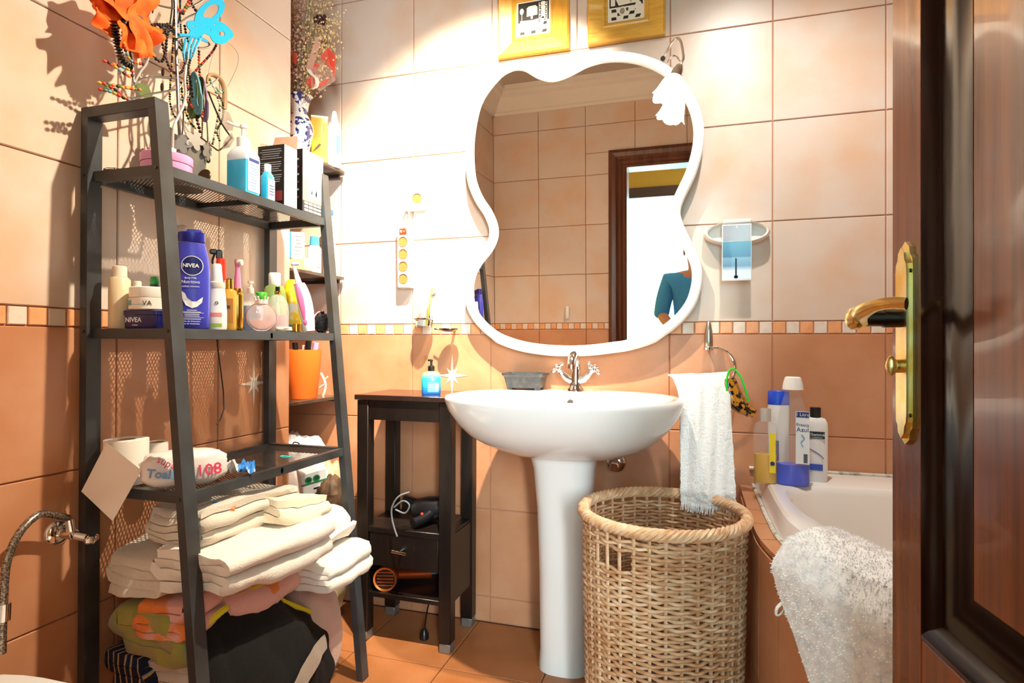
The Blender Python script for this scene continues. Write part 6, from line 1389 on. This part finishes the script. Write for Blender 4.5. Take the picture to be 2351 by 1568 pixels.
# bags and boxes at the bottom of the recess
BAGW = mat('bag_white', 'efe8e4', .25, coat=.2, noise=(30, 'd9cfd0', 3, .4, .7)); BAGB = mat('bag_beige', 'cdb79a', .3, coat=.2); BAGY = mat('bag_clear', 'e3dcae', .2, alpha=.8)
z4 = RZ[3]
o = thing('white_plastic_bag', 'crumpled white plastic bag with black print in the corner recess', 'bag', (-1.43, -.17, z4))
obj('bag', blob((0, 0, .155), (.135, .125, .155), 5.5, .16, 36, 24, .75, 3.5), BAGW, o, smooth=30); b0 = at(680, 1020, y=-.30)-V((-1.42, -.17, z4))
obj('print_mark', MB().tube(spline([at(672, 1030, y=-.315)-V(o.location), at(674, 1016, y=-.315)-V(o.location), at(686, 1018, y=-.315)-V(o.location), at(688, 1032, y=-.315)-V(o.location)], 4), .0022, 5), BLACKP, o)
x0, x1, y0, y1, z0, z1 = abox(700, 734, 746, 1080, 1132, -1.22)
t = thing('tissue_box', 'white and green tissue box leaning in front of the white bag', 'tissue box', at(718, 1106, y=-.33), (.25, -.18, face((-1.3, -.33, .5))+.2))
bx_ = obj('carton', MB().box((0, 0, 0), (.085, .05, .10), b=.003), LW, t, smooth=0)
for i in range(2): obj('green_ring', MB().lathe([(.012, 0), (.012, .0006), (.008, .0006), (.008, 0)], (-.018+.026*i, -.0255, .024), 16, m=Mx), mat('print_green', '2e8a5a', .5), bx_, smooth=0)
obj('green_band', MB().box((0, -.0254, .010), (.085, .0006, .006)), MATS['print_green'], bx_, smooth=0); obj('green_side', MB().box((.0428, 0, -.016), (.0006, .05, .06)), mat('box_green', '5f8a58', .5), bx_, smooth=0)
for i in range(2): obj('print_line', MB().box((.005, -.0255, -.012-.02*i), (.02, .0006, .005)), BLACKP, bx_, smooth=0)
c = at(672, 1140, y=-.40); o = thing('beige_bag', 'beige plastic bag slumped below the tissue box', 'bag', (c.x-.02, c.y+.06, .16)); obj('bag', blob((0, 0, .15), (.13, .10, .15), 2.2, .18, 36, 24, .8, 4.), BAGB, o, smooth=25)
obj('bag_knot', blob((.11, -.02, .20), (.04, .03, .05), 7.2, .25, 16, 12, .9, 4.), BAGB, o, smooth=25)
tag(obj('storage_crate', loft([(rrect(.10, .085, .01), 0), (rrect(.105, .09, .01), .005), (rrect(.11, .095, .01), .155), (rrect(.10, .085, .01), .155), (rrect(.09, .08, .01), .01)]), mat('crate_dark', '2c211c', .6), loc=(-1.49, -.225, 0)), 'dark crate under the bags in the corner recess', 'crate')
c = at(770, 1120, y=-.16); o = thing('clear_bag', 'yellowish clear plastic bag beside the shelf leg', 'bag', (c.x-.035, -.165, 0)); obj('bag', blob((0, 0, .29), (.075, .09, .29), 9.4, .14, 30, 30, .8, 3.), BAGY, o, smooth=30)
c = at(762, 1140, y=-.30); tag(obj('dark_wig', blob((0, 0, .0), (.045, .05, .07), 12.1, .2, 24, 16, .9, 5.), mat('wig_brown', '43301f', .7, noise=(60, '6b5038', 4, .4, .7, (1, 1, .15))), loc=c), 'dark brown hairpiece hanging beside the beige bag', 'hairpiece')
# ------------------------------------------------------------------ hair dryers on the side table
p = at(990, 1160, y=-.13); p.z = .3855
hd1 = thing('black_hair_dryer', 'black hair dryer lying on the upper shelf of the side table', 'hair dryer', p, (0, 0, 0))
HDB = mat('dryer_black', '141519', .35)
obj('body', MB().lathe([(.026, -.07), (.036, -.05), (.043, 0), (.042, .045), (.034, .06), (.02, .064)], (0, 0, .045), 24, m=Matrix.Rotation(-PI/2-.2, 3, 'Y') @ Matrix.Rotation(.0, 3, 'X')), HDB, hd1)
o = hd1.children[0]
obj('concentrator', loft([(rrect(.022, .022, .02, 5), 0), (rrect(.026, .014, .008, 5), .045)], True, True), HDB, hd1).location = (-.06, 0, .053)
hd1.children[1].rotation_euler = (0, -PI/2+.1, 0)
obj('handle', MB().tube(spline([(.015, -.02, .04), (0, -.06, .026), (-.02, -.10, .02)], 5), .017, 12, rr=None), HDB, hd1)
obj('vent_ring', MB().tube([(.066, .03*cos(a), .04+.03*sin(a)) for a in [i*PI/12 for i in range(24)]], .002, 6, closed=True), mat('dryer_blue', '20406e', .3), hd1)
obj('red_button', MB().ball((-.004, -.064, .042), .006, 8, 6), RED, hd1)
cc = p; H_ = lambda px, py, y: at(px, py, y=y)-cc
obj('cord', MB().tube(spline([H_(940, 1130, -.24), H_(915, 1140, -.262), H_(900, 1165, -.266), H_(900, 1190, -.268), H_(906, 1215, -.272), H_(912, 1232, -.275)], 5), .003, 8).tube(spline([H_(905, 1165, -.262), H_(925, 1150, -.262), H_(940, 1160, -.262), H_(930, 1178, -.262), H_(908, 1170, -.262)], 5), .003, 8), mat('cord_grey', '6a6c70', .3), hd1)
p = at(872, 1372, y=-.235); p.z = .1665
hd2 = thing('copper_hair_dryer', 'copper red hair dryer lying on the bottom shelf of the side table', 'hair dryer', p+V((.01, .03, 0)), (0, 0, face(p)-.25))
COP = mat('dryer_copper', 'a8431c', .25, metal=.7)
obj('barrel', MB().lathe([(.030, 0), (.037, .01), (.037, .075), (.030, .10), (.015, .108)], (0, -.02, .038), 28, m=Matrix.Rotation(-PI/2, 3, 'X')), COP, hd2)
obj('nozzle_ring', MB().lathe([(.040, 0), (.041, .003), (.041, .015), (.036, .016), (.034, .002)], (0, -.03, .040), 28, m=Matrix.Rotation(-PI/2, 3, 'X'), loop=True), mat('ring_copper', 'd27a3a', .3, metal=.8), hd2)
obj('grille', MB().lathe([(.033, 0), (.033, .002)], (0, -.022, .040), 24, m=Matrix.Rotation(-PI/2, 3, 'X')), mat('grille_dark', '2a1008', .4), hd2)
for i in range(5): obj('grille_bar', MB().box((0, -.024, .018+.011*i), (.056, .002, .003)), MATS['ring_copper'], hd2, smooth=0)
obj('handle', MB().tube(spline([(.02, .03, .036), (.07, .05, .030), (.14, .075, .024)], 5), .017, 14), COP, hd2); obj('plug_end', MB().tube([(.14, .075, .024), (.175, .085, .022)], .010, 10), HDB, hd2)
p = at(965, 1478, z=0)
pg = thing('hanging_plug', 'black plug hanging on its lead below the side table', 'plug', V((p.x, p.y+.03, 0)))
obj('plug', MB().lathe([(.011, .0), (.016, .004), (.015, .022), (.006, .036)], n=14), BLACKP, pg); obj('lead', MB().tube(spline([(0, 0, .034), (.005, .01, .09), (.012, .03, .148)], 5), .003, 6), BLACKP, pg)
# ------------------------------------------------------------------ toilet stop valve, hose, toilet
p = at(130, 1222, x=XL)
tv = thing('toilet_stop_valve', 'chrome angle valve with braided hose on the left wall', 'valve', p)
My = Matrix.Rotation(PI/2, 3, 'Y')
obj('rosette', MB().lathe([(.028, 0), (.027, .006), (.02, .012), (.012, .014)], m=My, n=24), CHROME, tv)
obj('valve_body', MB().tube([(.01, 0, 0), (.052, 0, 0)], .011, 14).tube([(.045, 0, 0), (.045, -.006, .034)], .0085, 12), CHROME, tv)
obj('valve_knob', MB().tube([(.052, .002, -.002), (.07, .012, -.008)], .009, 12).box((.078, .018, -.012), (.02, .03, .016), rz=.6, b=.004), CHROME, tv)
V_ = lambda px, py, x: at(px, py, x=x)-p
obj('hose', MB().tube(spline([(.045, -.008, .036), V_(108, 1180, -1.262), V_(85, 1184, -1.258), V_(55, 1210, -1.255), V_(30, 1250, -1.252), V_(14, 1300, -1.25), V_(8, 1370, -1.25), V_(5, 1450, -1.25), V_(4, 1500, -1.25)], 6), .0075, 10), mat('braided_steel', 'b5aca0', .3, metal=.9, noise=(300, '6d665e', 1, .45, .55)), tv)
obj('hose_nut', MB().tube([V_(9, 1385, -1.25), V_(7, 1425, -1.25)], .0115, 10), CHROME, tv)
to = thing('toilet', 'white toilet whose lid corner shows at the lower left', 'toilet', (-1.02, -1.44, 0))
def tl(s): return [(.27*math.copysign(abs(cos(a))**.6, cos(a))*s, .185*math.copysign(abs(sin(a))**.75, sin(a))*s) for a in [2*PI*i/40 for i in range(40)]]
obj('bowl', loft([(tl(.55), 0), (tl(.52), .1), (tl(.7), .25), (tl(.95), .36), (tl(.97), .385)]), PORC, to, smooth=50); obj('lid', loft([(tl(1.0), .386), (tl(1.02), .392), (tl(1.02), .402), (tl(.97), .410)]), mat('toilet_lid', 'f4f2ee', .2), to, smooth=40)
obj('cistern', MB().box((-.195, -.08, .60), (.17, .26, .38), b=.02), PORC, to)
to.location.y = -1.445
# ------------------------------------------------------------------ small white tube stuck on the far tiles (seen in the mirror)
tag(obj('air_freshener', MB().lathe([(.012, 0), (.013, .002), (.013, .075), (.010, .078)], n=16), WHITE, loc=(-.805, YF+.016, 1.11)), 'small white tube on the tiles left of the doorway, seen in the mirror', 'air freshener')
# ------------------------------------------------------------------ photographer behind the camera, seen at the mirror edge
PX, PY = -.005, -2.42
per = thing('person', 'person in a blue T-shirt and dark trousers standing in the doorway holding a camera', 'person', (PX, PY, 0))
def skin(name, pts, edges, m, parent, sub=2, root=0):
    me = bpy.data.meshes.new(name); me.from_pydata([q[0] for q in pts], edges, []); o = bpy.data.objects.new(name, me); COL.objects.link(o); o.parent = parent
    md = o.modifiers.new('s', 'SKIN'); sv = me.skin_vertices[0].data
    for i, q in enumerate(pts): r = q[1]; sv[i].radius = (r, r) if not isinstance(r, tuple) else r
    sv[root].use_root = True
    s2 = o.modifiers.new('d', 'SUBSURF'); s2.levels = sub; s2.render_levels = sub
    dg = bpy.context.evaluated_depsgraph_get(); m2 = bpy.data.meshes.new_from_object(o.evaluated_get(dg)); bpy.data.objects.remove(o); bpy.data.meshes.remove(me)
    m2.materials.clear(); return link(name, m2, m, parent, smooth=180, fix=False)
pts = [((0, 0, .95), (.15, .10)), ((0, 0, 1.10), (.135, .095)), ((0, .01, 1.27), (.16, .105)), ((0, .01, 1.37), (.12, .085)), ((0, .02, 1.44), .052), ((0, .03, 1.49), .058), ((0, .035, 1.55), (.072, .088)), ((0, .035, 1.62), (.066, .080))]
edges = [(i, i+1) for i in range(7)]
for s in (-1, 1):
    i = len(pts); pts += [((s*.175, .01, 1.375), .058), ((s*.235, .03, 1.14), .043), ((s*.15, .15, 1.03), .034), ((s*.085, .215, 1.005), .028)]; edges += [(3, i), (i, i+1), (i+1, i+2), (i+2, i+3)]
    j = len(pts); palm = V((s*.085, .215, 1.005)); pts.append((tuple(palm+V((-s*.012, .05, .0))), (.026, .018))); edges.append((i+3, j))
    for f, (dx, dz, l) in enumerate(((.022, .012, .060), (.010, .016, .070), (-.002, .014, .066), (-.014, .008, .052))):
        q = V(pts[j][0])+V((s*dx*.6, .02, dz)); a = len(pts); pts += [(tuple(q), .0095), (tuple(q+V((-s*l*.45, .022, .004))), .0085), (tuple(q+V((-s*l*.9, .012, -.004))), .0075)]; edges += [(j, a), (a, a+1), (a+1, a+2)]
    a = len(pts); pts += [(tuple(palm+V((-s*.012, .012, .028))), .011), (tuple(palm+V((-s*.034, .026, .044))), .009)]; edges += [(i+3, a), (a, a+1)]
    h = len(pts); pts += [((s*.085, 0, .88), .092), ((s*.095, .015, .50), .062), ((s*.10, -.015, .09), .040), ((s*.105, .05, .04), .036), ((s*.11, .14, .028), .026)]; edges += [(0, h), (h, h+1), (h+1, h+2), (h+2, h+3), (h+3, h+4)]
SKN = mat('skin', 'c78d6d', .5, sss=.1)
skin('body', pts, edges, SKN, per)
SHIRT = mat('blue_tshirt', '3f97d6', .85); TRS = mat('dark_trousers', '2a2e3a', .85); HAIR = mat('dark_hair', '1a1614', .6)
skin('t_shirt', [((0, 0, .90), (.165, .118)), ((0, 0, 1.10), (.152, .112)), ((0, .01, 1.28), (.176, .120)), ((0, .01, 1.38), (.135, .098)), ((0, .016, 1.425), .066)]+[q for s in (-1, 1) for q in (((s*.178, .01, 1.375), .070), ((s*.220, .02, 1.22), .060), ((s*.238, .035, 1.10), .056))], [(0, 1), (1, 2), (2, 3), (3, 4), (3, 5), (5, 6), (6, 7), (3, 8), (8, 9), (9, 10)], SHIRT, per)
skin('trousers', [((0, 0, .94), (.158, .115))]+[q for s in (-1, 1) for q in (((s*.085, 0, .86), .104), ((s*.095, .015, .50), .078), ((s*.10, -.01, .10), .062))], [(0, 1), (1, 2), (2, 3), (0, 4), (4, 5), (5, 6)], TRS, per)
hr = MB()
for i in range(1):
    hr.ball((0, .012, 1.605), .092, 22, 14, (.92, 1.05, .98))
hair = obj('hair', hr, HAIR, per)
for v in hair.data.vertices:
    if v.co.y > .075: v.co.y = .075+.2*(v.co.y-.075)
    v.co += v.normal*.006*nz_.noise(v.co*40)
obj('nose', MB().ball((0, .125, 1.565), .014, 10, 8, (.8, 1.1, 1.4)), SKN, per)
for s in (-1, 1):
    e = obj('eye', MB().ball((s*.03, .108, 1.588), .012, 10, 8), mat('eye_white', 'f2efe9', .2), per); obj('iris', MB().ball((s*.03, .117, 1.588), .0058, 8, 6), BC['b'], e)
    obj('ear', MB().ball((s*.078, .03, 1.57), .024, 10, 8, (.35, .7, 1.2)), SKN, per); obj('shoe', MB().ball((s*.11, .075, .045), .052, 14, 8, (.85, 2.2, .85)), HAIR, per)
obj('mouth', MB().ball((0, .112, 1.528), .02, 10, 6, (1.1, .4, .3)), mat('lips', 'a85a50', .5), per)
